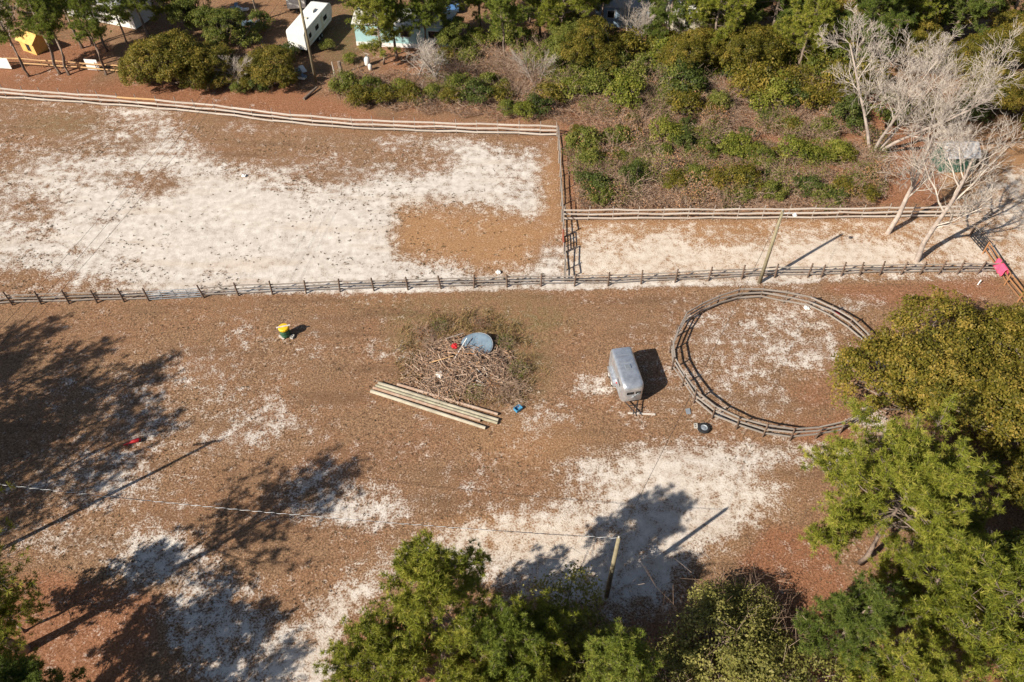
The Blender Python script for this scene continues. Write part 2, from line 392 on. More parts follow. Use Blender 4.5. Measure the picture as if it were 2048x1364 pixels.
# upper paddock
up(sand, soft(px, py, [(0, 205), (300, 225), (700, 270), (1000, 280), (1112, 285), (1122, 420), (1127, 560), (600, 586), (0, 600), (-300, 620), (-300, 190)], 12), .30)
up(sand, soft(px, py, [(-80, 400), (60, 345), (150, 310), (200, 275), (330, 280), (420, 310), (470, 345), (560, 352), (620, 380), (700, 375), (770, 330), (800, 310), (760, 295), (860, 280), (940, 284), (1000, 305), (1075, 335), (1084, 410), (1060, 436), (960, 420), (870, 412), (805, 420), (800, 470), (790, 505), (830, 530), (960, 545), (1050, 530), (1105, 490), (1122, 470), (1126, 565), (900, 574), (600, 588), (330, 590), (170, 560), (60, 530), (-80, 545)], 38), .86)
up(sand, ell(px, py, 230, 222, 110, 13), .8); up(sand, ell(px, py, 480, 470, 330, 80), .97)
for cx, cy, rx, ry, v in ((300, 365, 70, 34, .28), (110, 230, 130, 40, .25), (240, 290, 70, 26, .45), (340, 300, 60, 16, .55), (180, 290, 60, 24, .4), (700, 350, 40, 18, .35), (820, 345, 50, 14, .4), (880, 330, 40, 18, .4), (160, 500, 40, 10, .5), (60, 470, 70, 14, .5), (430, 540, 30, 9, .6), (60, 250, 110, 45, .22), (60, 415, 75, 38, .36), (150, 330, 90, 40, .52), (660, 330, 75, 32, .30), (845, 315, 55, 24, .25), (760, 300, 60, 22, .25), (500, 290, 110, 32, .16), (270, 245, 60, 18, .42), (40, 560, 120, 22, .22), (190, 570, 60, 15, .4), (1035, 350, 45, 40, .62), (40, 510, 60, 20, .6), (560, 372, 40, 12, .5), (720, 345, 50, 14, .42), (265, 525, 40, 14, .6), (205, 440, 30, 9, .45)):
    up(sand, ell(px, py, cx, cy, rx, ry)*.9, v)
op = soft(px, py, [(800, 420), (880, 412), (980, 425), (1075, 440), (1090, 400), (1085, 330), (1112, 300), (1120, 420), (1118, 470), (1080, 500), (1040, 535), (980, 540), (900, 520), (800, 505), (790, 470)], 26)
up(sand, op, .12); up(tan, op, 1.)
# corral strip and dirt road
st = soft(px, py, [(1132, 442), (1900, 436), (2000, 430), (2100, 380), (2200, 600), (2010, 560), (1990, 545), (1640, 552), (1130, 565)], 8)
up(sand, st, .42); up(tan, st, .9)
up(sand, soft(px, py, [(1135, 498), (1200, 476), (1330, 468), (1400, 492), (1500, 500), (1560, 478), (1700, 474), (1840, 495), (1850, 535), (1640, 548), (1130, 562)], 18), .72)
up(sand, soft(px, py, [(1860, 470), (1930, 420), (1960, 360), (2040, 330), (2300, 300), (2300, 640), (2010, 545), (1870, 530)], 18), .60)
up(tan, soft(px, py, [(1850, 280), (2100, 270), (2150, 420), (1950, 440), (1880, 380)], 22), .8)
up(sand, soft(px, py, [(540, 580), (900, 572), (1130, 566), (1500, 555), (1990, 545), (1995, 556), (1700, 566), (1500, 575), (1150, 582), (800, 585)], 5), .75)
up(sand, soft(px, py, [(0, 606), (300, 596), (550, 582), (550, 590), (300, 604), (0, 614)], 4), .5)
# field below the lower fence
fld = np.clip((py-590)/20, 0, 1)*((px > -900))
base = soft(px, py, [(-600, 620), (540, 590), (1130, 580), (2060, 560), (2700, 700), (2700, 1900), (-600, 1900)], 4)
up(sand, base, .10); up(straw, base, 0.12)
for cx, cy, rx, ry, v in ((330, 800, 200, 90, .33), (470, 860, 170, 60, .38), (560, 700, 120, 60, .27), (720, 1000, 130, 55, .62), (640, 960, 70, 25, .55), (300, 1120, 110, 60, .68), (250, 1215, 90, 45, .66), (400, 1200, 120, 80, .5), (520, 1310, 110, 70, .72), (440, 1290, 90, 60, .58), (200, 960, 160, 60, .42), (850, 940, 200, 60, .22), (1240, 930, 110, 36, .66), (1190, 770, 45, 22, .5), (1420, 920, 140, 36, .58), (1330, 900, 90, 20, .45), (1500, 720, 190, 140, .36), (1600, 690, 80, 80, .46), (1560, 640, 60, 30, .42), (1450, 800, 90, 40, .36), (1710, 600, 60, 22, .55), (1650, 905, 80, 34, .58), (1740, 860, 40, 30, .66), (1540, 910, 60, 14, .55), (130, 1080, 130, 40, .4), (780, 700, 60, 20, .32), (1290, 830, 60, 20, .3), (1060, 830, 80, 40, .34)):
    up(sand, ell(px, py, cx, cy, rx, ry)*base, v)
dr = soft(px, py, [(1075, 1020), (1180, 965), (1190, 930), (1300, 920), (1440, 925), (1560, 965), (1575, 1015), (1500, 1050), (1450, 1085), (1370, 1140), (1330, 1200), (1230, 1240), (1100, 1210), (960, 1160), (860, 1120), (770, 1165), (720, 1240), (660, 1380), (560, 1400), (610, 1240), (690, 1160), (800, 1100), (920, 1050)], 42)
up(sand, dr, .74); up(tan, dr, .35)
up(tan, ell(px, py, 1060, 1070, 170, 36), .8); up(sand, ell(px, py, 1060, 1075, 120, 20), .7)
# orange pine straw
for poly, v, fe in (([(-300, 60), (300, 90), (640, 190), (760, 235), (1110, 255), (1120, 268), (700, 250), (440, 225), (0, 192), (-300, 175)], .95, 12),
                    ([(640, 60), (1150, 60), (1150, 250), (1000, 250), (640, 200)], .6, 25), ([(1130, 150), (1750, 150), (1900, 300), (1880, 415), (1135, 425), (1120, 270)], .72, 14),
                    ([(-400, 1140), (120, 1150), (330, 1190), (300, 1290), (240, 1400), (-400, 1700)], .95, 30),
                    ([(1540, 1050), (1640, 1060), (1700, 1180), (1620, 1250), (1500, 1180), (1480, 1130)], .95, 24), ([(700, 1240), (1000, 1230), (1350, 1260), (1700, 1200), (2600, 900), (2600, 1900), (640, 1900)], .9, 40),
                    ([(1570, 850), (1680, 830), (1760, 800), (1780, 850), (1700, 890), (1600, 890)], .75, 22), ([(1640, 560), (2010, 555), (2030, 600), (1800, 620), (1640, 590)], .6, 16), ([(1560, 760), (1680, 740), (1690, 820), (1600, 830)], .5, 25)):
    q = soft(px, py, poly, fe); up(straw, q, v); up(sand, q*.85, .10)
up(sand, ell(px, py, 1740, 840, 35, 26), .6)
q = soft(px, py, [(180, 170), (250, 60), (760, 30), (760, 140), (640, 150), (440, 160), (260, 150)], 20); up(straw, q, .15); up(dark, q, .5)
up(green, ell(px, py, 690, 70, 40, 60), .6); up(green, ell(px, py, 1020, 640, 110, 45), .55); up(green, ell(px, py, 840, 660, 60, 50), .5); up(green, ell(px, py, 1050, 730, 50, 60), .5)
up(green, ell(px, py, 130, 250, 70, 20), .35); up(green, ell(px, py, 900, 610, 200, 20), .28); up(tan, ell(px, py, 1060, 880, 120, 50), .45)
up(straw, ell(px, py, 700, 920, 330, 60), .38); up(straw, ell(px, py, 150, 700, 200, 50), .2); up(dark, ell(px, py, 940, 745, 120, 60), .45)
far = np.clip((Y-108)/10, 0, 1); up(straw, far, .5)
rngg = np.random.default_rng(5)
Z = .018*np.sin(X*.7+1.3*np.sin(Y*.31))+.018*np.sin(Y*.9+X*.23); Z = np.where((np.abs(X) < 88) & (Y > 10) & (Y < 123), Z-.03, -.03)
ii = (np.arange(ny-1)[:, None]*nx+np.arange(nx-1)[None, :]).ravel()
gm = mesh('ground', np.stack([X, Y, Z], 1), np.stack([ii, ii+1, ii+nx+1, ii+nx], 1), None, True)
for nm, arr in (('sand', sand), ('straw', straw), ('green', green), ('tan', tan), ('dark', dark)):
    a = gm.attributes.new(nm, 'FLOAT', 'POINT'); a.data.foreach_set('value', arr.astype(np.float32))
m, n, b = newmat('sandy_field_soil')
tc = n.nodes.new('ShaderNodeTexCoord').outputs['Object']
def at(nm):
    a = n.nodes.new('ShaderNodeAttribute'); a.attribute_name = nm; return a.outputs['Fac']
nL = noise(n, .22, 5, .6, tc); nM = noise(n, 1.1, 6, .65, tc); nF = noise(n, 7.5, 5, .72, tc); nG = noise(n, 14., 3, .7, tc)
mp = n.nodes.new('ShaderNodeMapping'); mp.inputs['Scale'].default_value = (.07, .62, 1.); mp.inputs['Rotation'].default_value = (0, 0, .05); n.links.new(tc, mp.inputs['Vector'])
nB = noise(n, 1., 4, .55, mp.outputs[0]); nC = noise(n, 2.6, 5, .65, tc)
def cen(v, k): return math_(n, 'MULTIPLY', math_(n, 'SUBTRACT', v, .5), k)
def thr(a, kL, kM, kF, lo=.36, hi=.64):
    v = math_(n, 'ADD', math_(n, 'ADD', at(a), cen(nL, kL)), math_(n, 'ADD', cen(nM, kM), cen(nF, kF)))
    return mapr(n, v, lo, hi)
br = mixc(n, mapr(n, nF, .32, .68), (.085, .047, .027), (.375, .228, .132))
br = mixc(n, mapr(n, nL, .35, .65), br, mixc(n, mapr(n, nF, .3, .7), (.115, .058, .032), (.36, .202, .112)))
br = mixc(n, math_(n, 'MULTIPLY', mapr(n, nB, .52, .70), .42), br, (.115, .068, .040))
br = mixc(n, math_(n, 'MULTIPLY', mapr(n, nC, .55, .72), .40), br, (.42, .285, .18))
br = mixc(n, math_(n, 'MULTIPLY', mapr(n, nC, .46, .30), .35), br, (.10, .058, .034))
br = mixc(n, math_(n, 'MULTIPLY', at('tan'), .75), br, mixc(n, mapr(n, nF, .3, .7), (.24, .12, .055), (.48, .285, .145)))
br = mixc(n, math_(n, 'MULTIPLY', at('green'), mapr(n, nM, .35, .6)), br, mixc(n, mapr(n, nF, .35, .65), (.075, .075, .022), (.20, .165, .065)))
stw = mixc(n, mapr(n, nF, .3, .7), (.13, .055, .028), (.37, .18, .10))
br = mixc(n, thr('straw', .5, .5, .5, .25, .8), br, stw)
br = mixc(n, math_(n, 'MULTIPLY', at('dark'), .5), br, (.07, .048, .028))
sd = mixc(n, mapr(n, nM, .3, .75), (.47, .412, .358), (.67, .618, .562))
sd = mixc(n, math_(n, 'MULTIPLY', mapr(n, nF, .56, .72), .35), sd, (.34, .27, .21))
sd = mixc(n, math_(n, 'MULTIPLY', mapr(n, nB, .50, .68), .40), sd, (.47, .37, .29))
sd = mixc(n, math_(n, 'MULTIPLY', mapr(n, nC, .58, .74), .40), sd, (.40, .315, .245))
sd = mixc(n, math_(n, 'MULTIPLY', at('tan'), .4), sd, (.60, .46, .32))
col = mixc(n, thr('sand', .9, 1.5, 1.9, .26, .78), br, sd)
col = mixc(n, math_(n, 'MULTIPLY', mapr(n, nG, .62, .75), .28), col, (.085, .06, .04))
n.links.new(col, b.inputs['Base Color']); b.inputs['Roughness'].default_value = .95; b.inputs['Specular IOR Level'].default_value = .1
bump(n, b, math_(n, 'ADD', math_(n, 'MULTIPLY', nF, .7), math_(n, 'MULTIPLY', nG, .4)), .8, .12)
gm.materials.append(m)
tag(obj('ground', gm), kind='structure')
# ================================================================== FENCES
cylm = MB().tube([(0, 0, 0), (0, 0, 1)], [1., .9], 7)
UP = {k: mesh('fence_post', cylm.V, cylm.F, k, True) for k in ('postbrown', 'postgrey', 'railpale', 'redrust', 'rust')}
bx = MB().box(-.5, .5, -.5, .5, -.5, .5)
UR = {k: mesh('fence_rail', bx.V, bx.F, k) for k in ('railpale', 'railgrey', 'railnew', 'rust', 'black', 'galv', 'redrust')}
rnd = random.Random(3)
def rail(parent, a, b, mat, hgt=.13, th=.045, name='rail'):
    d = b-a; L = d.length; yaw = math.atan2(d.y, d.x); pit = -math.asin(d.z/L)
    return obj(name, UR[mat], parent, (a+b)/2, (0, pit, yaw), (L-.012, th, hgt))
def post(parent, p, h, r, mat, name='post'):
    return obj(name, UP[mat], parent, (p.x, p.y, -.06), (rnd.gauss(0, .035), rnd.gauss(0, .035), rnd.random()*6), (r, r, h+.06))
def walk(pts, step):                             # even post positions along a ground polyline
    out = [pts[0].copy()]; acc = 0
    for a, b in zip(pts, pts[1:]):
        L = (b-a).length; t = step-acc
        while t < L: out.append(a+(b-a)*(t/L)); t += step
        acc = (acc+L) % step if True else 0
        acc = L-(t-step)
    if (out[-1]-pts[-1]).length > step*.4: out.append(pts[-1].copy())
    else: out[-1] = pts[-1].copy()
    return out
def fence(name, posts, zs, ph, pr, pmat, rmat, label, skip=(), side=1, hgt=.13, closed=False, new=(), th=.045):
    root = empty(name, posts[0], 0, label, 'fence'); o = posts[0]
    L = [p-o for p in posts]
    for p in L: post(root, p, ph*rnd.uniform(.95, 1.06), pr, pmat)
    prs = list(zip(L, L[1:]+L[:1] if closed else L[1:]))
    if not closed: prs = prs[:len(L)-1]
    for i, (a, c) in enumerate(prs):
        if i in skip: continue
        nn = Vector((-(c-a).y, (c-a).x, 0)).normalized()*(pr+th/2+.004)*side
        for j, z in enumerate(zs):
            k = (i, j); ja = .055*math.sin(i*2.3+j*1.7)+rnd.gauss(0, .02); jb = .055*math.sin((i+1)*2.3+j*1.7)+rnd.gauss(0, .02)
            rail(root, a+nn+Vector((0, 0, z+ja)), c+nn+Vector((0, 0, z+jb)), 'railnew' if k in new else rmat, hgt*rnd.uniform(.9, 1.1), th)
    return root
top = walk([G(*q) for q in ((-170, 184), (0, 196), (250, 213), (440, 230), (560, 246), (700, 258), (850, 264), (1000, 268), (1113, 272))], 2.36)
fence('rail_fence', top, (.28, .80, 1.32), 1.75, .055, 'postgrey', 'railpale', 'long three rail fence with bleached whitish rails below the pine straw bank', side=-1, new=((11, 2), (12, 2)), hgt=.17, th=.09)
div = walk([G(*q) for q in ((1115, 274), (1119, 350), (1123, 436), (1127, 500), (1129, 562))], 2.42)
fence('rail_fence', div, (.3, .8, 1.3), 1.55, .07, 'postgrey', 'railgrey', 'grey rail fence closing the end of the sandy paddock, seen along its top', skip=(7,), side=1)
mid = walk([G(*q) for q in ((1126, 440), (1680, 437), (1930, 433))], 2.5)
fence('rail_fence', mid, (.28, .82, 1.34), 1.75, .055, 'postgrey', 'railpale', 'three rail fence with pale rails along the edge of the bramble thicket', side=-1, hgt=.15, th=.08)
def lowy(x): return float(np.interp(x, [-200, 0, 25, 298, 480, 677, 1080, 1216, 1485, 1555, 1640, 1725, 1991], [622, 612, 610, 602, 591, 583, 572, 571, 558, 554, 554, 550, 547]))
lx = [-150, -92, -33, 25, 82, 138, 194, 248, 298, 408, 477, 545, 612, 680, 748, 816, 882, 948, 1014, 1082, 1149, 1216, 1282, 1350, 1416, 1483, 1549, 1615, 1642, 1682, 1719, 1759, 1801, 1839, 1876, 1914, 1954, 1991]
low = [G(x, lowy(x)) for x in lx]
fence('rail_fence', low, (.3, .72, 1.15), 1.62, .085, 'postbrown', 'railgrey', 'long rail fence with dark brown posts dividing the sandy paddock from the mown field', skip=(lx.index(298),), side=1, hgt=.12)
def tubegate(name, a, c, label, mat, zs, nv, r=.035, h0=.15):
    root = empty(name, a, math.atan2((c-a).y, (c-a).x), label, 'gate'); L = (c-a).length-.3
    for z in zs: MB().tube([(.15, 0, z), (.15+L, 0, z)], r, 6).build('bar', mat, root)
    for k in range(nv): x = .15+L*k/(nv-1); MB().tube([(x, .0, zs[0]), (x, .0, zs[-1])], r*1.15, 6).build('upright', mat, root)
    MB().tube([(.02, 0, zs[0]+.15), (.15, 0, zs[0]+.15)], r, 6).build('hinge', mat, root); MB().tube([(.02, 0, zs[-1]-.15), (.15, 0, zs[-1]-.15)], r, 6).build('hinge', mat, root)
    return root
i = lx.index(298)
tubegate('tube_gate', low[i], low[i+1], 'galvanised tube gate set into the brown post fence', 'galv', (.2, .45, .7, .95, 1.2), 5)
tubegate('tube_gate', div[7], div[8], 'rusty red metal gate in the fence beside the bare sand', 'redrust', (.15, .4, .65, .9, 1.15), 4, .05)
# corral end: black gate, boards with pink cloth
e0, e1, e2, e3, e4 = (G(*q) for q in ((1938, 474), (1966, 506), (2001, 560), (2032, 600), (2075, 655)))
endf = walk([e1, e2, e3, e4], 2.2)
fence('board_fence', endf, (.35, .8, 1.25), 1.45, .08, 'rust', 'rust', 'orange brown board fence closing the corral beside the dirt road', side=1)
tubegate('tube_gate', e0, e1, 'black tube gate at the road end of the corral', 'black', (.15, .4, .65, .9, 1.15, 1.35), 5, .04)
post_ = tag(obj('gate_post', mesh('gate_post', cylm.V, cylm.F, 'postbrown', True), None, (e0.x, e0.y, -.05), (0, 0, 0), (.1, .1, 1.7)), 'single brown post holding the black gate', 'post')
# pink cloth over the end fence
a, c = endf[1], endf[2]; d = (c-a).normalized(); yaw = math.atan2(d.y, d.x); rng = np.random.default_rng(8)
N1, N2 = 14, 16; V = []
for u in range(N1):
    for v in range(N2):
        f = v/(N2-1); s_ = (f-.5)*2; w_ = .13
        y = math.copysign(min(abs(s_)*1.0, w_)+max(0, abs(s_)*1.0-w_)*.28, s_); z = 1.36-max(0, abs(s_)*1.05-w_)*.9-.02*math.sin(u*1.7)
        V.append((u/(N1-1)*1.6+.05*math.sin(v*.9), y+.04*math.sin(u*1.3+v*.4)*abs(s_), z+.012*rng.normal()))
F = [(u*N2+v, (u+1)*N2+v, (u+1)*N2+v+1, u*N2+v+1) for u in range(N1-1) for v in range(N2-1)]
pk = obj('blanket', mesh('blanket', V, F, 'pink', True), None, (a.x, a.y, 0), (0, 0, yaw)); md = pk.modifiers.new('thick', 'SOLIDIFY'); md.thickness = .015
tag(pk, 'bright pink cloth draped over the orange brown board fence', 'blanket')
# round pen
pc = (22.2, 43.2); rx, ry = 8.7, 7.75; NP = 26
pen = []
for k in range(NP):
    a_ = 2*math.pi*k/NP+.07; jr = 1+.012*math.sin(k*2.1)+rnd.gauss(0, .006); pen.append(Vector((pc[0]+rx*jr*math.cos(a_), pc[1]+ry*jr*math.sin(a_), 0)))
fence('round_pen', pen, (.38, .88, 1.38), 1.55, .07, 'postbrown', 'railgrey', 'round training pen of weathered three rail fencing beside the horse trailer', closed=True, side=1, hgt=.14, th=.07)
# ================================================================== UTILITY POLES AND WIRES
def upole(base, h, label, arm=0, light=False, armrot=0., r=.15):
    root = empty('utility_pole', base, 0, label, 'utility pole')
    MB().tube([(0, 0, -.2), (0, 0, h*.5), (0, 0, h)], [r*1.15, r, r*.78], 10).build('pole', 'pole', root, smooth=True)
    if arm:
        ar = MB().box(-arm/2, arm/2, .13, .25, h-.55, h-.40).build('crossarm', 'pole', root, rot=(0, 0, armrot))
        for x in (-arm*.45, 0.12, arm*.45): MB().lathe([(.03, 0), (.06, .03), (.04, .09), (.055, .13), (.02, .18)], 8).build('insulator', 'concrete', ar, (x, .19, h-.40))
    else:
        MB().lathe([(.03, 0), (.06, .03), (.05, .1), (.06, .14), (.02, .2)], 8).build('insulator', 'concrete', root, (.0, 0, h))
    if light:
        MB().tube([(0, 0, h-.35), (.5, -.15, h-.1), (.95, -.3, h-.1)], .03, 6).build('light_arm', 'galv', root)
        MB().lathe([(.07, .16), (.12, .1), (.2, 0), (.16, -.08)], 10).build('lamp_head', 'white', root, (1.0, -.31, h-.18))
    return root
pA, pB, pC, pD = G(1519, 565), G(1213, 1192), G(-25, 1112), G(632, 164)
upole(pA, 8.5, 'greenish wooden utility pole with a lamp arm standing beside the round pen', light=True)
upole(pB, 8.3, 'short wooden utility pole standing on the sandy drive among the tree shadows')
upole(pC, 12.2, 'tall wooden utility pole beside the lower pines carrying the striped cable', arm=2.2, armrot=.2)
upole(pD, 13.0, 'tall wooden utility pole beside the white camper', arm=2.2, armrot=.2)
def wire(a, c, sag, label, mat='wire', r=.018, n=26):
    pts = [a.lerp(c, i/n)-Vector((0, 0, sag*4*(i/n)*(1-i/n))) for i in range(n+1)]
    o = MB().tube([p-a for p in pts], r, 4).build('power_line', mat, None, a)
    return tag(o, label, 'power line', None), pts
T = lambda p, h, dx=0, dy=0: Vector((p.x+dx, p.y+dy, h))
for k, (dx, lab) in enumerate(((-1., 'overhead wire crossing the sandy paddock, outermost from the camper pole'), (0.1, 'overhead wire crossing the sandy paddock, middle one on the crossarms'), (1.05, 'overhead wire crossing the sandy paddock, innermost on the crossarms'))):
    wire(T(pC, 11.9, dx, .25*dx+.2), T(pD, 12.7, dx, .25*dx+.2), 1.5, lab, r=.014)
wire(T(pB, 8.4), T(pA, 8.6), .45, 'thin overhead wire passing above the round pen', r=.013)
a, c = T(pB, 8.25), T(pC, 11.0); n_ = 420; core = []; st1 = []
for k in range(n_+1):
    f = k/n_; p = a.lerp(c, f)-Vector((0, 0, 3.2*f*(1-f))); core.append(p-a)
    ph = f*(c-a).length/.75*2*math.pi; st1.append(p-a+Vector((0, math.cos(ph)*.022, math.sin(ph)*.022)))
cb = empty('service_cable', a, 0, 'pale and dark twisted service cable running to the tall lower pole', 'cable')
MB().tube(core[::14], .017, 4).build('core', 'wire', cb); MB().tube(st1, .014, 4).build('strand', 'wirepale', cb)
# ================================================================== HORSE TRAILER
hd = math.atan2(-3.75, .62); g0 = G(1252, 772)
tr = empty('horse_trailer', (9.35, 41.0, 0), hd-math.pi/2, 'grey aluminium horse trailer with rounded roof parked on the field', 'trailer'); tr.scale = (1.07, 1.05, 1.05)
# local: +y is the front. cross-section with rounded shoulders, swept to a tapered nose
hw, zb, zt, rad = .84, .48, 2.28, .30
def section(wd, ztop, zbot):
    s = [(-wd, zbot), (-wd, ztop-rad)]
    s += [(-wd+rad*(1-math.cos(a)), ztop-rad+rad*math.sin(a)) for a in (R(22.5), R(45), R(67.5), R(90))]
    s += [(wd-rad*(1-math.cos(a)), ztop-rad+rad*math.sin(a)) for a in (R(90), R(67.5), R(45), R(22.5))]
    return s+[(wd, ztop-rad), (wd, zbot)]
secs = [(-1.95, hw, zt-.02, zb), (-1.9, hw, zt, zb), (1.45, hw, zt, zb), (1.68, hw-.02, zt-.03, zb), (1.85, hw-.07, zt-.11, zb+.02), (1.97, hw-.15, zt-.24, zb+.06), (2.03, hw-.24, zt-.42, zb+.1)]
V = []; ns = 12
for y, wd, a_, b_ in secs: V += [(x, y, z) for x, z in section(wd, a_, b_)]
F = [(i*ns+k, i*ns+(k+1) % ns, (i+1)*ns+(k+1) % ns, (i+1)*ns+k) for i in range(len(secs)-1) for k in range(ns)]
F += [tuple(range(ns-1, -1, -1)), tuple(range((len(secs)-1)*ns, len(secs)*ns))]
body = obj('body', mesh('body', V, F, 'metal', True), tr)
md = body.modifiers.new('edges', 'EDGE_SPLIT'); md.split_angle = R(40)
for s in (-1, 1):
    boxpart('side_rub_rail', 'galv', tr, s*hw-.015 if s < 0 else hw-.01, s*hw+.01 if s < 0 else hw+.015, -1.9, 1.5, 1.18, 1.24)
    boxpart('side_window', 'glass', tr, s*(hw+.008)-.012, s*(hw+.008)+.012, .55, 1.25, 1.45, 1.72)
    fd = MB()
    prof = [(-.95, .50), (-.88, .80), (-.62, .93), (.62, .93), (.88, .80), (.95, .50)]
    V = [(x, y, z) for x in (s*hw, s*(hw+.24)) for y, z in prof]; V2 = [(x, y*.96, z-.03) for x, y, z in V]
    k = len(prof); F = [(i, i+1, k+i+1, k+i) for i in range(k-1)]+[tuple(range(k, 2*k))]
    o = obj('fender', mesh('fender', V, F, 'metal'), tr); o.location.y = -.55; md = o.modifiers.new('t', 'SOLIDIFY'); md.thickness = .02
    for yy in (-.98, -.12):
        wh = MB().lathe([(.20, -.09), (.31, -.10), (.335, -.05), (.335, .05), (.31, .10), (.20, .09)], 20, 'x').build('wheel', 'rubber', tr, (s*(hw+.12), yy, .33), smooth=False)
        MB().lathe([(.19, -.07), (.16, -.1), (.05, -.11), (.05, .11), (.16, .1), (.19, .07)], 16, 'x').build('rim', 'white', wh)
    boxpart('marker_light', 'red', tr, s*(hw+.03)-.03, s*(hw+.03)+.03, .38, .52, .95, 1.03)
boxpart('front_window', 'glass', tr, -.02, .52, 1.96, 2.05, 1.38, 1.66); boxpart('front_window', 'glass', tr, -.56, -.16, 1.96, 2.048, 1.38, 1.66)
boxpart('front_trim', 'galv', tr, -.55, .55, 2.032, 2.05, 1.24, 1.29)
fr = MB(); fr.tube([(-.6, 1.7, .42), (0, 3.2, .44)], .045, 6); fr.tube([(.6, 1.7, .42), (0, 3.2, .44)], .045, 6); fr.tube([(0, 3.15, .44), (0, 3.4, .46)], .05, 6); fr.tube([(-.35, 2.35, .43), (.35, 2.35, .43)], .035, 6)
fr.build('tongue', 'black', tr); MB().tube([(.1, 2.9, -.0), (.1, 2.9, .95)], .035, 8).build('jack', 'black', tr); MB().tube([(.1, 2.9, .9), (.35, 2.9, .92)], .018, 6).build('jack_handle', 'black', tr)
MB().tube([(-.45, 2.05, 1.5), (.1, 2.07, 1.02)], .018, 6).build('grab_bar', 'galv', tr)
for s in (-1, 1): boxpart('rear_door', 'metal', tr, min(s*.01, s*.80), max(s*.01, s*.80), -1.975, -1.95, .55, 1.95)
for yy in (-1.2, -.4, .4, 1.2): boxpart('roof_seam', 'galv', tr, -.53, .53, yy-.02, yy+.02, zt-.004, zt+.014)
boxpart('roof_vent', 'galv', tr, -.2, .2, -.15, .2, zt+.001, zt+.08)
for s in (-1, 1):
    for yy in (-1.45, .45, 1.4): boxpart('side_seam', 'galv', tr, s*hw-.012, s*hw+.012, yy-.015, yy+.015, zb+.02, zt-rad-.02)
    boxpart('kick_panel', 'galv', tr, s*hw-.014, s*hw+.014, -1.93, 1.5, zb, zb+.12)
boxpart('chassis', 'black', tr, -.7, .7, -1.9, 1.7, .36, .478)
q = G(1283, 828); tag(MB().box(-1.1, 1.1, -.07, .07, 0, .06).build('board', 'railpale', None, q, (0, 0, -.05)), 'weathered board lying on the ground under the trailer tongue', 'board')
q = G(1376, 823); o = MB().add([(-.17, -.3, .02), (.2, -.26, .03), (.17, .3, .05), (-.2, .24, .02), (-.17, -.3, .04), (.2, -.26, .05), (.17, .3, .07), (-.2, .24, .04)], [(3, 2, 1, 0), (4, 5, 6, 7), (0, 1, 5, 4), (1, 2, 6, 5), (2, 3, 7, 6), (3, 0, 4, 7)]).build('metal_sheet', 'galv', None, q)
tag(o, 'small grey sheet lying between trailer and round pen', 'sheet')
q = G(1407, 858); wh = empty('spare_wheel', q, .3, 'spare wheel with pale rim lying flat outside the round pen', 'wheel')
MB().lathe([(.30, 0), (.46, .01), (.50, .06), (.50, .17), (.46, .22), (.30, .23), (.27, .12), (.30, 0)], 24, cap=False).build('tyre', 'rubber', wh); MB().lathe([(.29, .03), (.29, .19), (.22, .15), (.12, .19), (.04, .19)], 20).build('rim', 'galv', wh)
def block(q, rz, label):
    r = empty('concrete_block', q, rz, label, 'block')
    boxpart('web', 'concrete', r, -.2, -.16, -.1, .1, 0, .19); boxpart('web', 'concrete', r, .16, .2, -.1, .1, 0, .19); boxpart('web', 'concrete', r, -.02, .02, -.1, .1, 0, .19)
    boxpart('face_shell', 'concrete', r, -.2, .2, .1, .135, 0, .19); boxpart('face_shell', 'concrete', r, -.2, .2, -.135, -.1, 0, .19)
block(G(1391, 853), 1.5, 'hollow concrete block beside the spare wheel')
block(G(585, 675), 1.3, 'hollow concrete block beside the green and yellow bin')
# ================================================================== BIN, TOY, SMALL LITTER
q = G(572, 671); bn = empty('feed_bin', q, .1, 'dark green barrel with bright yellow lid on the field', 'barrel')
MB().lathe([(.34, 0), (.40, .1), (.43, .45), (.42, .85), (.39, .9)], 16).build('barrel', 'greenbin', bn)
MB().lathe([(.435, .90), (.46, .92), (.46, 1.08), (.40, 1.14), (.1, 1.17)], 16).build('lid', 'yellow', bn)
for z in (.3, .62): MB().lathe([(.43, z), (.45, z+.02), (.45, z+.05), (.43, z+.07)], 16).build('hoop', 'greenbin', bn)
tag(MB().box(-.6, .6, -.07, .07, 1.172, 1.21).build('plank', 'railpale', None, q, (0, 0, .28)), 'weathered plank resting across the yellow lid', 'plank')
tag(MB().box(-.34, .34, -.08, .08, 0, .05).build('plank', 'railpale', None, G(563, 675), (0, 0, -.7)), 'short plank on the grass below the green barrel', 'plank')
q = G(267, 886); ty = empty('ride_on_toy', q, .35, 'red plastic toy lying in the pine tree shadow', 'toy')
MB().tube([(-.7, 0, .08), (-.35, 0, .12), (0, 0, .2), (.45, 0, .22), (.6, 0, .16)], [.05, .06, .13, .18, .1], 8).build('body', 'red', ty, smooth=True)
MB().lathe([(.06, -.05), (.17, -.05), (.17, .05), (.06, .05)], 12, 'x').build('wheel', 'rubber', ty, (.5, .0, .17)); MB().tube([(-.45, -.22, .1), (-.45, .22, .1)], .03, 6).build('handlebar', 'red', ty)
q = G(1036, 819); bl = empty('plastic_crate', q, .7, 'bright blue plastic crate lying beside the brush pile', 'crate')
boxpart('base', 'blue', bl, -.28, .28, -.2, .2, .0, .03)
for x0, x1, y0, y1 in ((-.3, -.27, -.22, .22), (.27, .3, -.22, .22), (-.27, .27, -.22, -.19), (-.27, .27, .19, .22)): boxpart('side', 'blue', bl, x0, x1, y0, y1, .0, .26)
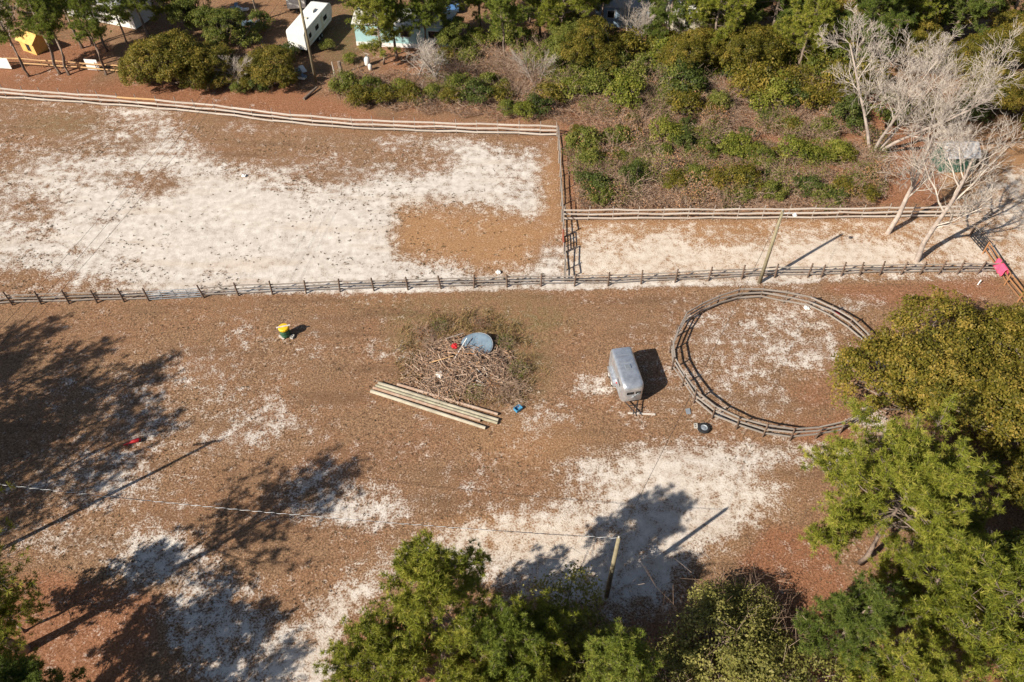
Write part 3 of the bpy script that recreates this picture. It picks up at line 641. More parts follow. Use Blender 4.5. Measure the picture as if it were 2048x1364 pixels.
for k, (x, y, lb) in enumerate(((997, 545, 'crumpled white plastic sack by the paddock fence'), (1613, 616, 'white plastic scrap caught inside the round pen rail'), (488, 352, 'small white scrap on the upper sandy paddock'))):
    rng = np.random.default_rng(k); u = nrm(rng.normal(size=(26, 3))); u[:, 2] = np.abs(u[:, 2])
    me = bpy.data.meshes.new('sack'); import bmesh; bm = bmesh.new(); bmesh.ops.create_icosphere(bm, subdivisions=2, radius=.24)
    for v in bm.verts: v.co *= 1+.35*math.sin(v.co.x*23+k)*math.cos(v.co.y*19); v.co.z = max(0, v.co.z*.6+.05)
    bm.to_mesh(me); bm.free(); me.materials.append(M['white']); tag(obj('plastic_sack', me, None, G(x, y)), lb, 'sack')
q = G(1973, 533); ty = MB().lathe([(.22, 0), (.34, .01), (.38, .07), (.38, .15), (.34, .21), (.22, .21), (.2, .11), (.22, 0)], 20, cap=False)
tag(ty.build('tyre', 'rubber', None, q), 'black tyre lying inside the corral by the corner post', 'tyre')
tag(MB().tube([(0, 0, .02), (.2, .18, .5)], .05, 6).build('stake', 'white', None, G(1955, 570)), 'short white stake leaning in the straw near the corral corner', 'stake')
tag(MB().box(-.25, .25, -.05, .05, .62, .72).build('rag', 'red', pen and None, G(1672, 628), (0, 0, -.6)) if False else MB().add([(-.3, 0, 0), (.3, 0, 0), (.28, .2, .03), (-.26, .16, .04), (-.3, 0, .03), (.3, 0, .03), (.28, .2, .06), (-.26, .16, .07)], [(3, 2, 1, 0), (4, 5, 6, 7), (0, 1, 5, 4), (1, 2, 6, 5), (2, 3, 7, 6), (3, 0, 4, 7)]).build('rag', 'red', None, G(1673, 627), (0, 0, -.5)), 'dark red rag lying on the ground outside the pen rail', 'rag')
# ================================================================== LOG STACK AND BRUSH PILE
for (a, c, r, mt, lb) in (((742, 784), (971, 858), .15, 'logpale', 'pale straight log on the open side of the pole stack'), ((747, 777), (961, 843), .13, 'logbark', 'brown peeling log behind the pale one in the pole stack'), ((752, 773), (995, 848), .13, 'loggreen', 'lichen grey log in the middle of the pole stack'), ((757, 768), (997, 842), .14, 'logpale', 'long pale log with greenish end in the pole stack'), ((795, 770), (996, 830), .12, 'logbark', 'mottled brown log against the brush pile')):
    A_, B_ = G(*a), G(*c); dd = B_-A_; pts = [A_+dd*f+Vector((0, 0, r*.95+.01*math.sin(f*9))) for f in (0, .25, .5, .75, 1)]
    tag(MB().tube([p-A_ for p in pts], [r*1.08, r*1.03, r, r*.96, r*.9], 10).build('log', mt, None, A_, smooth=False), lb, 'log')
bc = G(925, 738); rng = np.random.default_rng(21)
n_ = 1700; rr = rng.random(n_)**.6; aa = rng.uniform(0, 6.283, n_)
cx = rr*np.cos(aa)*4.9; cy = rr*np.sin(aa)*3.7; hz = np.maximum(.05, 1.25*(1-rr**1.6))*rng.uniform(.15, 1., n_)
th_ = rng.uniform(0, 6.283, n_); ln = rng.uniform(.5, 2.2, n_)*(1.15-.5*rr); pt = rng.normal(0, .16, n_)
dv = np.stack([np.cos(th_)*np.cos(pt), np.sin(th_)*np.cos(pt), np.sin(pt)], 1)*ln[:, None]*.5; cc = np.stack([cx, cy, hz], 1)
A_ = cc-dv; B_ = cc+dv; A_[:, 2] = np.maximum(A_[:, 2], .02); B_[:, 2] = np.maximum(B_[:, 2], .02); r0 = rng.uniform(.012, .045, n_)
mid_ = cc+rng.normal(size=cc.shape)*ln[:, None]*np.array([.09, .09, .04]); mid_[:, 2] = np.maximum(mid_[:, 2], .02); tw = mid_+(B_-A_)*.3+rng.normal(size=cc.shape)*ln[:, None]*.16; tw[:, 2] = np.maximum(tw[:, 2], .02)
V, F = sticks(np.concatenate([A_, mid_, mid_]), np.concatenate([mid_, B_, tw]), np.concatenate([r0, r0*.8, r0*.5]), np.concatenate([r0*.8, r0*.45, r0*.25]), 4); n_ *= 3
br_ = empty('brush_pile', bc, 0, 'big heap of dead branches and sticks with rubbish on it', 'brush pile')
o = obj('branches', mesh('branches', V, F, 'twig', var=np.repeat(np.clip(rng.normal(.55, .3, n_), 0, 1), 8)), br_); o['kind'] = 'stuff'
lc_ = cc[rng.permutation(len(cc))[:900]]+rng.normal(size=(900, 3))*.2; lc_[:, 2] = np.abs(lc_[:, 2])+.05; LV, LF = leaves(lc_, np.tile([0, 0, 1.], (900, 1)), .17, rng); o = obj('dead_leaves', mesh('dead_leaves', LV, LF, 'dryleaf', var=np.repeat(rng.random(900), 4)), br_); o['kind'] = 'stuff'
mo = MB(); prof = [(4.1, -.05), (3.4, .22), (2.4, .55), (1.2, .85), (.2, 1.0)]; mo.lathe(prof, 26); V = np.array(mo.V); V[:, 1] *= .74; V[:, :2] *= (1+rng.normal(0, .06, (len(V), 1))); V[:, 2] *= .72
obj('heap_core', mesh('heap_core', V, mo.F, plain('rotting_brush', (.16, .115, .085), (.07, .05, .038), .95, 6., bmp=.8), True), br_)
# round mat resting on the heap
q = G(954, 700); tp = empty('round_mat', (q.x, q.y, .62), .2, 'round faded blue grey trampoline mat lying on the brush pile', 'mat'); tp.rotation_euler = (.14, -.05, .2)
dm = MB(); prof = [(1.36, 0), (1.36, .05), (1.28, .07), (.9, .055), (.45, .05), (.05, .06)]; dm.lathe(prof, 34); V = np.array(dm.V); a_ = np.arctan2(V[:, 1], V[:, 0]); V[:, 2] += .05*np.sin(3*a_)*np.hypot(V[:, 0], V[:, 1])/1.3; V[:, 1] *= .92
obj('mat', mesh('mat', V, dm.F, 'tarp', True), tp); rm = MB(); rm.tube([(1.38*math.cos(t), 1.27*math.sin(t), .04+.05*math.sin(3*t)) for t in np.linspace(0, 6.283, 30)], .03, 5); rm.build('rim', 'galv', tp)
tag(MB().box(-.45, .45, -.3, .3, 0, .04).build('panel', 'tarp', None, G(955, 712)+Vector((0, 0, .55)), (.45, 0, .5)), 'torn blue grey panel hanging below the round mat', 'panel')
for nm, mt, a, c, za, zc, r, lb, cat in (('pipe', 'white', (900, 742), (935, 694), .55, 1.15, .05, 'long white pipe slanting across the brush pile', 'pipe'), ('plank', 'railnew', (860, 737), (908, 726), .75, .95, .05, 'tan plank end sticking out of the brush pile', 'plank'), ('plank', 'rust', (890, 720), (950, 722), .95, .98, .05, 'rust brown plank lying below the red bag', 'plank'), ('plank', 'railgrey', (892, 688), (928, 679), .7, .85, .05, 'grey plank leaning beside the round mat', 'plank'), ('plank', 'white', (940, 735), (967, 760), .8, .55, .045, 'white painted strip among the dead branches', 'plank'), ('pipe', 'white', (942, 764), (966, 772), .5, .42, .03, 'thin white pipe near the green weeds', 'pipe'), ('plank', 'cream', (947, 774), (972, 777), .4, .36, .045, 'cream board by the weeds at the heap edge', 'plank'), ('plank', 'railpale', (968, 745), (976, 760), .7, .55, .05, 'stubby pale plank end in the brush pile', 'plank')):
    A_ = G(*a)+Vector((0, 0, za)); B_ = G(*c)+Vector((0, 0, zc)); o = MB().tube([(0, 0, 0), B_-A_], r, 4 if nm == 'plank' else 8).build(nm, mt, None, A_); tag(o, lb, cat)
me = bpy.data.meshes.new('bag'); bm = bmesh.new(); bmesh.ops.create_icosphere(bm, subdivisions=3, radius=.3)
for v in bm.verts: v.co *= 1+.22*math.sin(v.co.x*21)*math.cos(v.co.y*17+v.co.z*9); v.co.z *= .6
bm.to_mesh(me); bm.free(); me.materials.append(M['red']); tag(obj('bag', me, None, G(910, 707)+Vector((0, 0, .98))), 'crumpled red bag lying on top of the brush pile', 'bag')
me = bpy.data.meshes.new('scrap'); bm = bmesh.new(); bmesh.ops.create_icosphere(bm, subdivisions=2, radius=.35)
for v in bm.verts: v.co *= 1+.35*math.sin(v.co.x*17)*math.cos(v.co.y*23); v.co.z *= .5
bm.to_mesh(me); bm.free(); me.materials.append(M['whiteold']); tag(obj('plastic_scrap', me, None, G(880, 757)+Vector((0, 0, .55))), 'pinkish white plastic scrap in the brush pile', 'scrap')
# ================================================================== BUILDINGS AND VEHICLES BEYOND THE FENCE
def house(name, loc, rz, L, W, hw_, rise, wmat, rmat, label, cat, wins=(), skirt=None, over=.25):
    r = empty(name, loc, rz, label, cat)
    V = [(x, y, z) for x in (-L/2, L/2) for y, z in ((-W/2, 0), (W/2, 0), (W/2, hw_), (0, hw_+rise), (-W/2, hw_))]
    F = [(4, 3, 2, 1, 0), (5, 6, 7, 8, 9), (0, 5, 9, 4), (1, 2, 7, 6), (0, 1, 6, 5), (4, 9, 8, 3), (2, 3, 8, 7)]
    obj('wall', mesh('wall', V, F[:5], wmat), r)
    sl_ = rise/(W/2); rf = MB()
    for s in (-1, 1):
        y1 = s*(W/2+over); z1 = hw_-sl_*over+.03
        V = [(-L/2-over, 0, hw_+rise+.03), (L/2+over, 0, hw_+rise+.03), (L/2+over, y1, z1), (-L/2-over, y1, z1)]; V += [(x, y, z+.09) for x, y, z in V]
        rf.add(V, [(0, 1, 2, 3), (7, 6, 5, 4), (0, 4, 5, 1), (1, 5, 6, 2), (2, 6, 7, 3), (3, 7, 4, 0)])
    rf.build('roof', rmat, r)
    if skirt:
        boxpart('skirting', skirt, r, -L/2-.02, L/2+.02, -W/2-.03, -W/2-.005, 0, .55)
    for x, z, w_, h_ in wins:
        f = boxpart('window', 'white', r, x-w_/2-.06, x+w_/2+.06, -W/2-.05, -W/2-.003, z-.06, z+h_+.06); boxpart('pane', 'glass', f, x-w_/2, x+w_/2, -W/2-.062, -W/2-.052, z, z+h_)
    return r
q = G(1909, 345); sh = house('garden_shed', (q.x, q.y+1.35, 0), .06, 3.4, 2.6, 2.0, .75, 'greenwall', 'shingle', 'small dark green shed with grey shingle gable roof beside bare trees', 'shed')
dr_ = boxpart('door', 'greenwall', sh, -.5, .4, -1.33, -1.302, 0, 1.8); boxpart('handle', 'galv', dr_, .25, .3, -1.36, -1.331, .9, 1.05)
q = G(812, 96); house('mobile_home', (q.x, q.y+2.2, 0), -.09, 12.5, 4.2, 3.0, .5, 'teal', 'whiteold', 'pale teal mobile home with white skirting beyond the thicket', 'mobile home', ((-3.6, 1.5, 1.1, .9), (.2, 1.5, 1.1, .9), (3.9, 1.5, 1.3, .9)), 'white')
q = G(215, 45); house('mobile_home', (q.x, q.y+2, 0), -.35, 11, 4.2, 2.8, .6, 'white', 'shingle', 'white mobile home with grey roof behind the tall thin pines', 'mobile home', ((-3, 1.4, 1., .9), (2.5, 1.4, 1., .9)))
q = G(1390, 66); house('small_house', (q.x, q.y+2, 0), .15, 7, 4, 2.8, .8, 'cream', 'whiteold', 'cream walled small building half hidden among the evergreens', 'house', ((-1.5, 1.3, .9, .9), (1.5, 1.3, .9, .9)))
q = G(1245, 55); house('small_house', (q.x, q.y+2, 0), -.1, 7, 4, 2.8, .7, 'wall', 'shingle', 'faded blue building hidden behind the bare sapling branches', 'house', ((-1.5, 1.3, .9, .9), (1.5, 1.3, .9, .9)))
def camper(loc, rz, L, label, name='camper_trailer', mat='white'):
    r = empty(name, loc, rz, label, 'camper'); W = 1.22; prof = [(-L/2, .75), (-L/2, 2.9), (-L/2+.25, 3.12), (L/2-.9, 3.15), (L/2-.25, 2.9), (L/2, 2.3), (L/2-.1, 1.6), (L/2-.7, .75)]; k = len(prof)
    V = [(x, y, z) for x in (-W, W) for y, z in prof]; F = [tuple(range(k)), tuple(range(2*k-1, k-1, -1))]+[(i, k+i, k+(i+1) % k, (i+1) % k) for i in range(k)]
    o = obj('body', mesh('body', V, F, mat), r); md = o.modifiers.new('b', 'BEVEL'); md.width = .09; md.segments = 2; md.limit_method = 'ANGLE'
    boxpart('roof_vent', 'cream', r, -.25, .25, -1.2, -.8, 3.14, 3.28); boxpart('air_conditioner', 'whiteold', r, -.35, .35, .6, 1.5, 3.14, 3.42)
    for s in (-1, 1):
        for y0, y1 in ((-3.2, -2.5), (-1.2, -.2), (1.4, 2.5)):
            if abs(y0) < L/2-.4: boxpart('window', 'glass', r, s*W-.02 if s > 0 else s*W-.015, s*W+.015 if s > 0 else s*W+.02, y0, y1, 1.7, 2.3)
        boxpart('stripe', 'cream', r, s*W-.01 if s > 0 else s*W-.008, s*W+.008 if s > 0 else s*W+.01, -L/2+.3, L/2-1.1, 1.15, 1.35)
        for yy in (-.5, .35):
            wh = MB().lathe([(.2, -.1), (.34, -.1), (.36, 0), (.34, .1), (.2, .1)], 16, 'x').build('wheel', 'rubber', r, (s*(W-.12), yy, .36)); MB().lathe([(.18, -.105), (.1, -.12), (.1, .12), (.18, .105)], 12, 'x').build('rim', 'galv', wh)
    boxpart('door', 'cream', r, W-.005, W+.03, .6, 1.25, .85, 2.75); boxpart('underframe', 'black', r, -1., 1., -L/2+.2, L/2-.8, .5, .745)
    MB().tube([(0, -L/2-.9, .55), (0, -L/2+.2, .6)], .06, 6).build('hitch', 'black', r)
    return r
camper(((G(601, 110).x+G(650, 45).x)/2, 98.7, 0), -.24, 8.8, 'long white camper trailer with cream stripe parked behind the tall utility pole')
camper((G(588, 30).x, 108.5, 0), .15, 6.5, 'shorter white camper standing behind the long one', mat='whiteold')
def car(loc, rz, mat, label):
    r = empty('parked_car', loc, rz, label, 'car'); prof = [(-2.2, .35), (-2.25, .75), (-2.1, .98), (-1.35, 1.03), (-.75, 1.48), (.55, 1.5), (1.2, 1.02), (2.0, .92), (2.2, .7), (2.2, .35)]; k = len(prof)
    V = [(x*(1 if z < 1.1 else .82), y, z) for x in (-.88, .88) for y, z in prof]; F = [tuple(range(k)), tuple(range(2*k-1, k-1, -1))]+[(i, k+i, k+(i+1) % k, (i+1) % k) for i in range(k)]
    o = obj('body', mesh('body', V, F, mat), r); md = o.modifiers.new('b', 'BEVEL'); md.width = .07; md.segments = 2; md.limit_method = 'ANGLE'
    MB().add([(-.68, -.80, 1.47), (.68, -.80, 1.47), (.76, -1.32, 1.07), (-.76, -1.32, 1.07), (-.68, -.84, 1.50), (.68, -.84, 1.50), (.76, -1.36, 1.10), (-.76, -1.36, 1.10)], [(0, 1, 2, 3), (7, 6, 5, 4), (0, 4, 5, 1), (1, 5, 6, 2), (2, 6, 7, 3), (3, 7, 4, 0)]).build('rear_window', 'glass', r)
    MB().add([(-.68, .60, 1.48), (.68, .60, 1.48), (.76, 1.16, 1.06), (-.76, 1.16, 1.06), (-.68, .64, 1.51), (.68, .64, 1.51), (.76, 1.20, 1.09), (-.76, 1.20, 1.09)], [(3, 2, 1, 0), (4, 5, 6, 7), (0, 1, 5, 4), (1, 2, 6, 5), (2, 3, 7, 6), (3, 0, 4, 7)]).build('windscreen', 'glass', r)
    for s in (-1, 1):
        for yy in (-1.35, 1.35):
            wh = MB().lathe([(.2, -.1), (.31, -.1), (.33, 0), (.31, .1), (.2, .1)], 16, 'x').build('wheel', 'rubber', r, (s*.82, yy, .33)); MB().lathe([(.18, -.105), (.1, -.12), (.1, .12), (.18, .105)], 12, 'x').build('rim', 'galv', wh)
        boxpart('headlight', 'white', r, s*.6-.16, s*.6+.16, 2.16, 2.215, .68, .8)
    return r
q = G(905, 14); car((q.x, q.y, 0), .08, 'carblue', 'blue car parked behind the teal mobile home')
# plywood playhouse, lumber fence, white panels at the pines
q = G(66, 108); ph = house('playhouse', (q.x, q.y+1.1, 0), -.5, 2.6, 1.9, 1.6, .7, 'ply', 'ply', 'yellow plywood playhouse under the thin pines', 'playhouse'); boxpart('doorway', 'black', ph, -.2, .5, -.975, -.952, .3, 1.3)
lf = walk([G(*q) for q in ((-60, 128), (60, 133), (170, 141), (262, 148))], 2.4)
fence('lumber_fence', lf, (.45, 1.05), 1.25, .06, 'rust', 'railnew', 'unfinished fence of fresh yellow lumber beneath the thin pines', side=-1, hgt=.14)
for (x, y, w_, lb) in ((12, 138, 1.7, 'white board standing at the end of the lumber fence by the playhouse'), (189, 141, 1.6, 'white board leaning on the lumber fence beside a pine trunk')):
    q = G(x, y); r = empty('white_board', q, -.12, lb, 'board'); boxpart('panel', 'white', r, -w_/2, w_/2, -.05, -.01, .1, 1.5); boxpart('stake', 'rust', r, -w_/2+.1, -w_/2+.17, -.008, .05, 0, 1.3); boxpart('stake', 'rust', r, w_/2-.17, w_/2-.1, -.008, .05, 0, 1.3)
tag(MB().tube([(0, 0, .12), (1.2, 2.3, .3)], [.16, .13], 10).build('fallen_log', 'limb', None, G(608, 200)), 'grey fallen log lying on the straw below the tall utility pole', 'log')
for x, y, h, lb in ((670, 158, 2.2, 'pale broken post standing beside the dark stump'), ):
    tag(MB().tube([(0, 0, -.1), (.05, 0, h*.5), (-.05, .1, h)], [.12, .1, .07], 8).build('broken_post', 'palebark', None, G(x, y)), lb, 'post')
tag(MB().tube([(0, 0, -.1), (.1, 0, 1.), (.05, .1, 2.1)], [.3, .24, .2], 9).build('stump', 'bark', None, G(682, 155)), 'tall dark stump wrapped in ivy beside the broken post', 'stump')
for k, (x, y, mt, lb) in enumerate(((735, 130, 'white', 'white propane tank standing upright beside the pine'), (741, 140, 'whiteold', 'smaller stained white tank beside the propane tank'))):
    r = empty('gas_tank', G(x, y), 0, lb, 'tank'); s = 1 if k == 0 else .7
    MB().lathe([(.25*s, 0), (.36*s, .12*s), (.38*s, .5*s), (.36*s, .95*s), (.2*s, 1.12*s), (.08*s, 1.15*s)], 14).build('body', mt, r, smooth=True); MB().lathe([(.1*s, 1.15*s), (.1*s, 1.28*s), (.07*s, 1.28*s)], 10).build('collar', 'galv', r)
rng = np.random.default_rng(4)
for k, (x, y, mt, lb) in enumerate(((605, 150, 'whiteold', 'heap of pale rubbish at the foot of the camper'), (440, 40, 'whiteold', 'pile of white junk between the shrubs and campers'), (505, 55, 'tarp', 'grey junk pile under the shrubs near the campers'), (470, 22, 'whiteold', 'white scrap heap behind the olive tree'))):
    r = empty('junk_heap', G(x, y), 0, lb, 'junk')
    for j in range(9):
        s = rng.uniform(.2, .55); o = MB().box(-s, s, -s*.6, s*.6, -.06, .06+s*.3).build('scrap', [mt, 'white', 'tarp'][j % 3], r, (rng.normal()*.9, rng.normal()*.6, .12+.09*j*.6), (rng.normal()*.25, rng.normal()*.25, rng.uniform(0, 6)))
LM = [((1140, 280), 'by the paddock corner post'), ((1150, 400), 'by the meeting of grey and pale fences'), ((1300, 425), 'along the pale corral fence'), ((1480, 425), 'at the pale fence behind the lamp pole'), ((1680, 425), 'at the pale fence near the bare corral tree'), ((1745, 300), 'at the foot of the silver bare tree'), ((1900, 260), 'behind the green shed'), ((2010, 190), 'beyond the bend of the dirt road'), ((2090, 300), 'right beside the dirt road'), ((1830, 170), 'between silver tree and dirt road'), ((1980, 110), 'deep in the wood past the dirt road'), ((1780, 120), 'deep in the wood past the silver tree'), ((1255, 110), 'near the slender bare saplings'), ((1400, 130), 'near the cream building'), ((1560, 170), 'under the evergreen belt'), ((1690, 190), 'behind the silver bare tree'), ((1330, 240), 'in the middle of the thicket'), ((1500, 270), 'along the straw lane of the thicket'), ((1240, 330), 'around the inner thicket hollow'), ((1420, 350), 'between straw lane and pale fence'), ((1600, 350), 'beside the lower straw lane'), ((1075, 180), 'around the leafless grey sapling'), ((1090, 250), 'above the end of the whitish fence'), ((960, 200), 'on the bank past the dead twisted tree'), ((860, 190), 'below the dead twisted tree'), ((740, 190), 'beside the dark stump'), ((640, 170), 'beside the tall camper pole'), ((520, 150), 'under the olive trees of the straw bank'), ((300, 160), 'at the end of the lumber fence'), ((500, 60), 'among the junk piles'), ((1000, 90), 'behind the end of the teal home'), ((1180, 160), 'left of the slender bare saplings')]
LM[-1] = ((1180, 160), 'between the grey sapling and the slender saplings')
def near(x, y): return min(LM, key=lambda l: math.hypot(l[0][0]-x, (l[0][1]-y)*1.3))[1]
# ================================================================== TREES
PA = make_pine(1, 10.9, .40, 7.4, 'pine2', 9000, gap=(4.15, .5, .55), dens=1.5); PB = make_pine(2, 15., .36, 4.3, 'pine2', 3400); PC_ = make_pine(3, 12.5, .40, 3.6, 'pine', 2500); PD = make_pine(4, 11., .30, 4.4, 'pine2', 3300); PE = make_pine(6, 12., .5, 2.6, 'pine', 1300); PF = make_pine(7, 13., .34, 4.6, 'pinedark', 3300)
PS = make_pine(8, 14.5, .46, 4.8, 'pine2', 820)
OA = make_leafy(11, 5.6, 3.6, 7.6, 520, 120, .165, 'oak', lump=1.02); OB = make_leafy(12, 4.6, 3.4, 7., 400, 100, .17, 'oak', lump=1.); OC = make_leafy(13, 4., 3.3, 6.6, 300, 90, .19, 'shrub', lump=1.1)
OD = make_leafy(14, 4.4, 3.3, 5.9, 430, 100, .165, 'oak', lump=.95, clear=.06)
pineL = 'broad loblolly pine with exposed leaning trunk beside the dense olive evergreen'
def tree(proto, q, label, s=1., rz=0., name='pine_tree', group=None, cat='tree', sz=None, lean=(0, 0)): return plant(name, proto, q, label, cat, group, s, rz, sz, lean)
tree(PA, G(1722, 1125), 'big pine with exposed grey trunk in front of the dense olive evergreens', 1., 0.)
tree(PD, G(1870, 1330), 'wide pine with bare inner branches next to the lower corner evergreens', 1.1, 2.2)
tree(PF, G(1640, 1330), 'shaded deep green pine between the big pine and the twiggy scrub', .72, 1.2)
tree(PD, G(1800, 1245), 'low bushy pine right below the exposed grey trunk', .85, 4.1)
tree(PD, G(1985, 1300), 'bushy pine against the shaded olive trees', .95, 5.2)
tree(PC_, G(2010, 1420), 'pine with yellowish crown beside the bushy pine', .95, .7)
tree(PD, G(1740, 1440), 'spreading pine below the whitish twigs', .8, 1.7)
tree(PB, G(886, 1328), 'tall pine with pale trunk base beside the sandy drive', .93, 0.9)
tree(PD, G(770, 1400), 'yellow green pine at the edge of the sandy drive', .8, 3.)
tree(PC_, G(1040, 1395), 'bright yellow green pine below the short utility pole', .85, 4.)
tree(PD, (1.2, 17.2), 'bushy yellow green pine next to the red straw path', .80, 2.)
tree(PC_, (6.2, 16.2), 'slim pine between the bushy pine and the twiggy scrub', .75, 5.)
tree(PD, (-1.5, 14.6), 'low bright pine between the two taller drive side pines', .72, .6)
tree(PS, G(50, 1300), 'tall bare stemmed pine casting the forked trunk shadow', 1.15, .4)
tree(PF, G(150, 1475), 'dark green pine spreading over the orange straw', .7, 5.)
tree(PD, G(50, 1262), 'young pine growing beside the orange straw and tall pole', .58, 2.6)
tree(PD, G(60, 1440), 'low deep green pine beside the tall bare stemmed pine', .8, 1.)
offg = 'pines beyond the edge of the field that shade it'
for x, y, s, pr in ((-48.5, 27.2, 1.05, PS), (-45.5, 24, 1.05, PS), (-47.5, 31, 1., PS), (-51, 19.5, .95, PS), (-56, 18, 1., PS), (-53, 27.5, 1.05, PS), (-58, 22, 1.1, PB), (-51, 33, .95, PS), (-60, 31, 1., PB), (-66, 26, 1.05, PS), (-54, 24, 1., PS), (-57, 35, 1., PS), (-25, 11., .68, PS)):
    tree(pr, (x, y), 'tall pine outside the field whose crown shades the grass', s, x, group=offg)
tree(OA, G(1835, 838), 'dense olive evergreen tree overhanging the round pen', 1.3, .3, 'evergreen_tree')
tree(OA, G(2035, 775), 'dense olive evergreen tree beside the pink cloth', 1.22, 2.3, 'evergreen_tree')
tree(OB, G(2050, 1010), 'dense olive evergreen tree shaded by the big pine', 1.05, 1.3, 'evergreen_tree')
tree(OB, G(2130, 910), 'dense olive evergreen tree furthest along the dirt road side', 1.1, 4.3, 'evergreen_tree'); tree(OC, G(2060, 1230), 'dark green evergreen below the shaded olive trees', 1.1, .9, 'evergreen_tree')
SCR = make_leafy(31, 3.2, 2.1, 4.4, 170, 60, .15, 'scrub', lump=1.0, clear=.2); SCR.update(twigs=make_twiggy(33, 2.6, 4.3, 70, thk=.6)['stems']); TWL = make_twiggy(32, 2.4, 3.6, 90, thk=.65)
for x, y, s, k, lb in ((1110, 1335, 1.4, 0, 'grey green scrub tree below the short utility pole'), (1190, 1390, 1.1, 0, 'grey green scrub tree over the red straw path'), (1430, 1320, 1.25, 0, 'grey green scrub tree at the end of the pole shadow'), (1330, 1400, 1., 0, 'low scrub tree beside the red straw path'), (1530, 1390, 1.2, 0, 'wide scrub tree between red straw and the shaded pine'), (1480, 1250, .8, 0, 'small scrub tree bordering the orange straw')):
    e = tree(SCR, G(x, y), lb, s, x*.7, 'scrub_tree')
for x, y, s, lb in ((1160, 1300, .9, 'leafless grey twigs rising through the scrub below the short pole'), (1400, 1290, .8, 'leafless grey twigs at the tip of the scrub by the pole shadow'), (1560, 1345, 1., 'leafless whitish twigs beside the shaded pine'), (1700, 1350, .9, 'leafless whitish twigs under the wide pine')):
    plant('bare_shrub', TWL, G(x, y), lb, 'shrub', None, s, x)
# bare trees at the corral
BA = make_bare(41, 13.2, 1.0, 1, twig=1.); BB = make_bare(42, 13.5, 1.05, 1); BC = make_bare(47, 13., 1.15, 4, twig=.85)
BS = make_bare(44, 7., 1., 2, depth=3); BD = make_bare(45, 7.5, 1.35, 2, thick=1.3, depth=3)
tree(BA, G(1775, 466), 'tall leafless pale tree standing inside the corral', 1.15, .5, 'bare_tree', lean=(0, .06))
tree(BB, G(1833, 522), 'tall leafless tree leaning over the corral fence', 1.15, 2.0, 'bare_tree', lean=(-.02, .17))
tree(BC, G(1745, 305), 'wide spreading leafless silver tree with several stems at the thicket', 1.42, 1., 'bare_tree')
tree(BD, G(880, 165), 'dead twisted whitish tree in front of the teal mobile home', 1., .5, 'bare_tree'); tree(BD, G(830, 160), 'smaller dead twisted tree beside the pine by the teal home', .8, 2.5, 'bare_tree')
tree(BS, G(1255, 95), 'slender leafless sapling by the faded blue building', 1.1, 1., 'bare_tree'); tree(BS, G(1290, 100), 'slender leafless sapling beside the cream building', 1., 3., 'bare_tree'); tree(BS, G(1075, 185), 'leafless grey sapling in the brown thicket', .85, 2., 'bare_tree'); tree(BS, G(485, 170), 'leafless grey sapling between two olive shrubs', .75, 4.4, 'bare_tree'); tree(BS, G(20, 90), 'leafless grey sapling behind the plywood playhouse', .8, .4, 'bare_tree')
# trees along the top
for x, y, pr, s, lb in ((58, 152, PE, .8, 'thin pine at the white board by the playhouse'), (120, 147, PE, .95, 'thin pine with bare trunk beside the lumber fence'), (138, 149, PE, .85, 'thin pine close beside another bare trunk at the lumber fence'), (212, 149, PE, .8, 'thin pine leaning at the second white board'), (165, 95, PE, 1., 'thin pine in the yard behind the lumber fence'), (185, 90, PE, .9, 'thin pine casting stripes across the bare yard'), (215, 102, PE, .8, 'thin pine between yard and the olive tree'), (262, 110, PE, .75, 'thin pine touching the big olive tree')):
    tree(pr, G(x, y), lb, s, x)
tree(OD, G(345, 168), 'large olive evergreen standing on the straw bank', 1.12, .7, 'evergreen_tree'); tree(OD, G(410, 165), 'rounded olive evergreen behind the straw bank', .85, 1.7, 'evergreen_tree'); tree(OD, G(545, 170), 'small olive evergreen beside the tall utility pole', .8, 2.7, 'evergreen_tree'); tree(OC, G(455, 90), 'green evergreen between the junk piles', .75, 3.7, 'evergreen_tree')
tree(PD, G(768, 128), 'pine with long limbs in front of the teal mobile home', .78, .2); tree(PC_, G(850, 108), 'pine growing against the teal mobile home', .8, 1.2); tree(PD, G(880, 82), 'pine behind the dead twisted tree', .7, 2.2); tree(PC_, G(1010, 120), 'pine at the end of the teal mobile home', .8, 3.3)
for x, y, pr, s, lb, nm in ((300, 75, PC_, .75, 'pine behind the large olive evergreen', 'pine_tree'), (345, 60, PD, .6, 'bushy pine beside the white mobile home', 'pine_tree'), (395, 60, OC, .7, 'green evergreen behind the rounded olive one', 'evergreen_tree'), (520, 40, PC_, .7, 'pine close to the shorter camper', 'pine_tree'), (90, 60, PC_, .8, 'fuller pine behind the plywood playhouse', 'pine_tree'), (30, 40, PD, .7, 'bushy pine behind the leafless sapling by the playhouse', 'pine_tree'), (730, 60, PD, .62, 'bushy pine at the gable end of the teal home', 'pine_tree'), (795, 120, PC_, .72, 'pine standing over the middle of the teal home', 'pine_tree'), (910, 105, OC, .55, 'round evergreen near the end of the teal home', 'evergreen_tree'), (960, 55, PD, .75, 'bushy pine between blue car and thicket', 'pine_tree'), (1080, 75, PF, .7, 'deep green pine behind the leafless grey sapling', 'pine_tree'), (1060, 45, PD, .75, 'yellow green pine behind the brown bank thicket', 'pine_tree'), (1200, 60, PC_, .75, 'pine beside the faded blue building', 'pine_tree'), (1130, 130, OC, .7, 'green evergreen rising out of the brown thicket', 'evergreen_tree'), (1300, 60, PC_, .7, 'pine between the blue and cream buildings', 'pine_tree'), (1435, 90, PD, .75, 'yellow green pine shading the cream building', 'pine_tree')):
    tree(pr, G(x, y), lb, s*1.15, x, nm)
forest = 'mixed evergreens beyond the thicket'
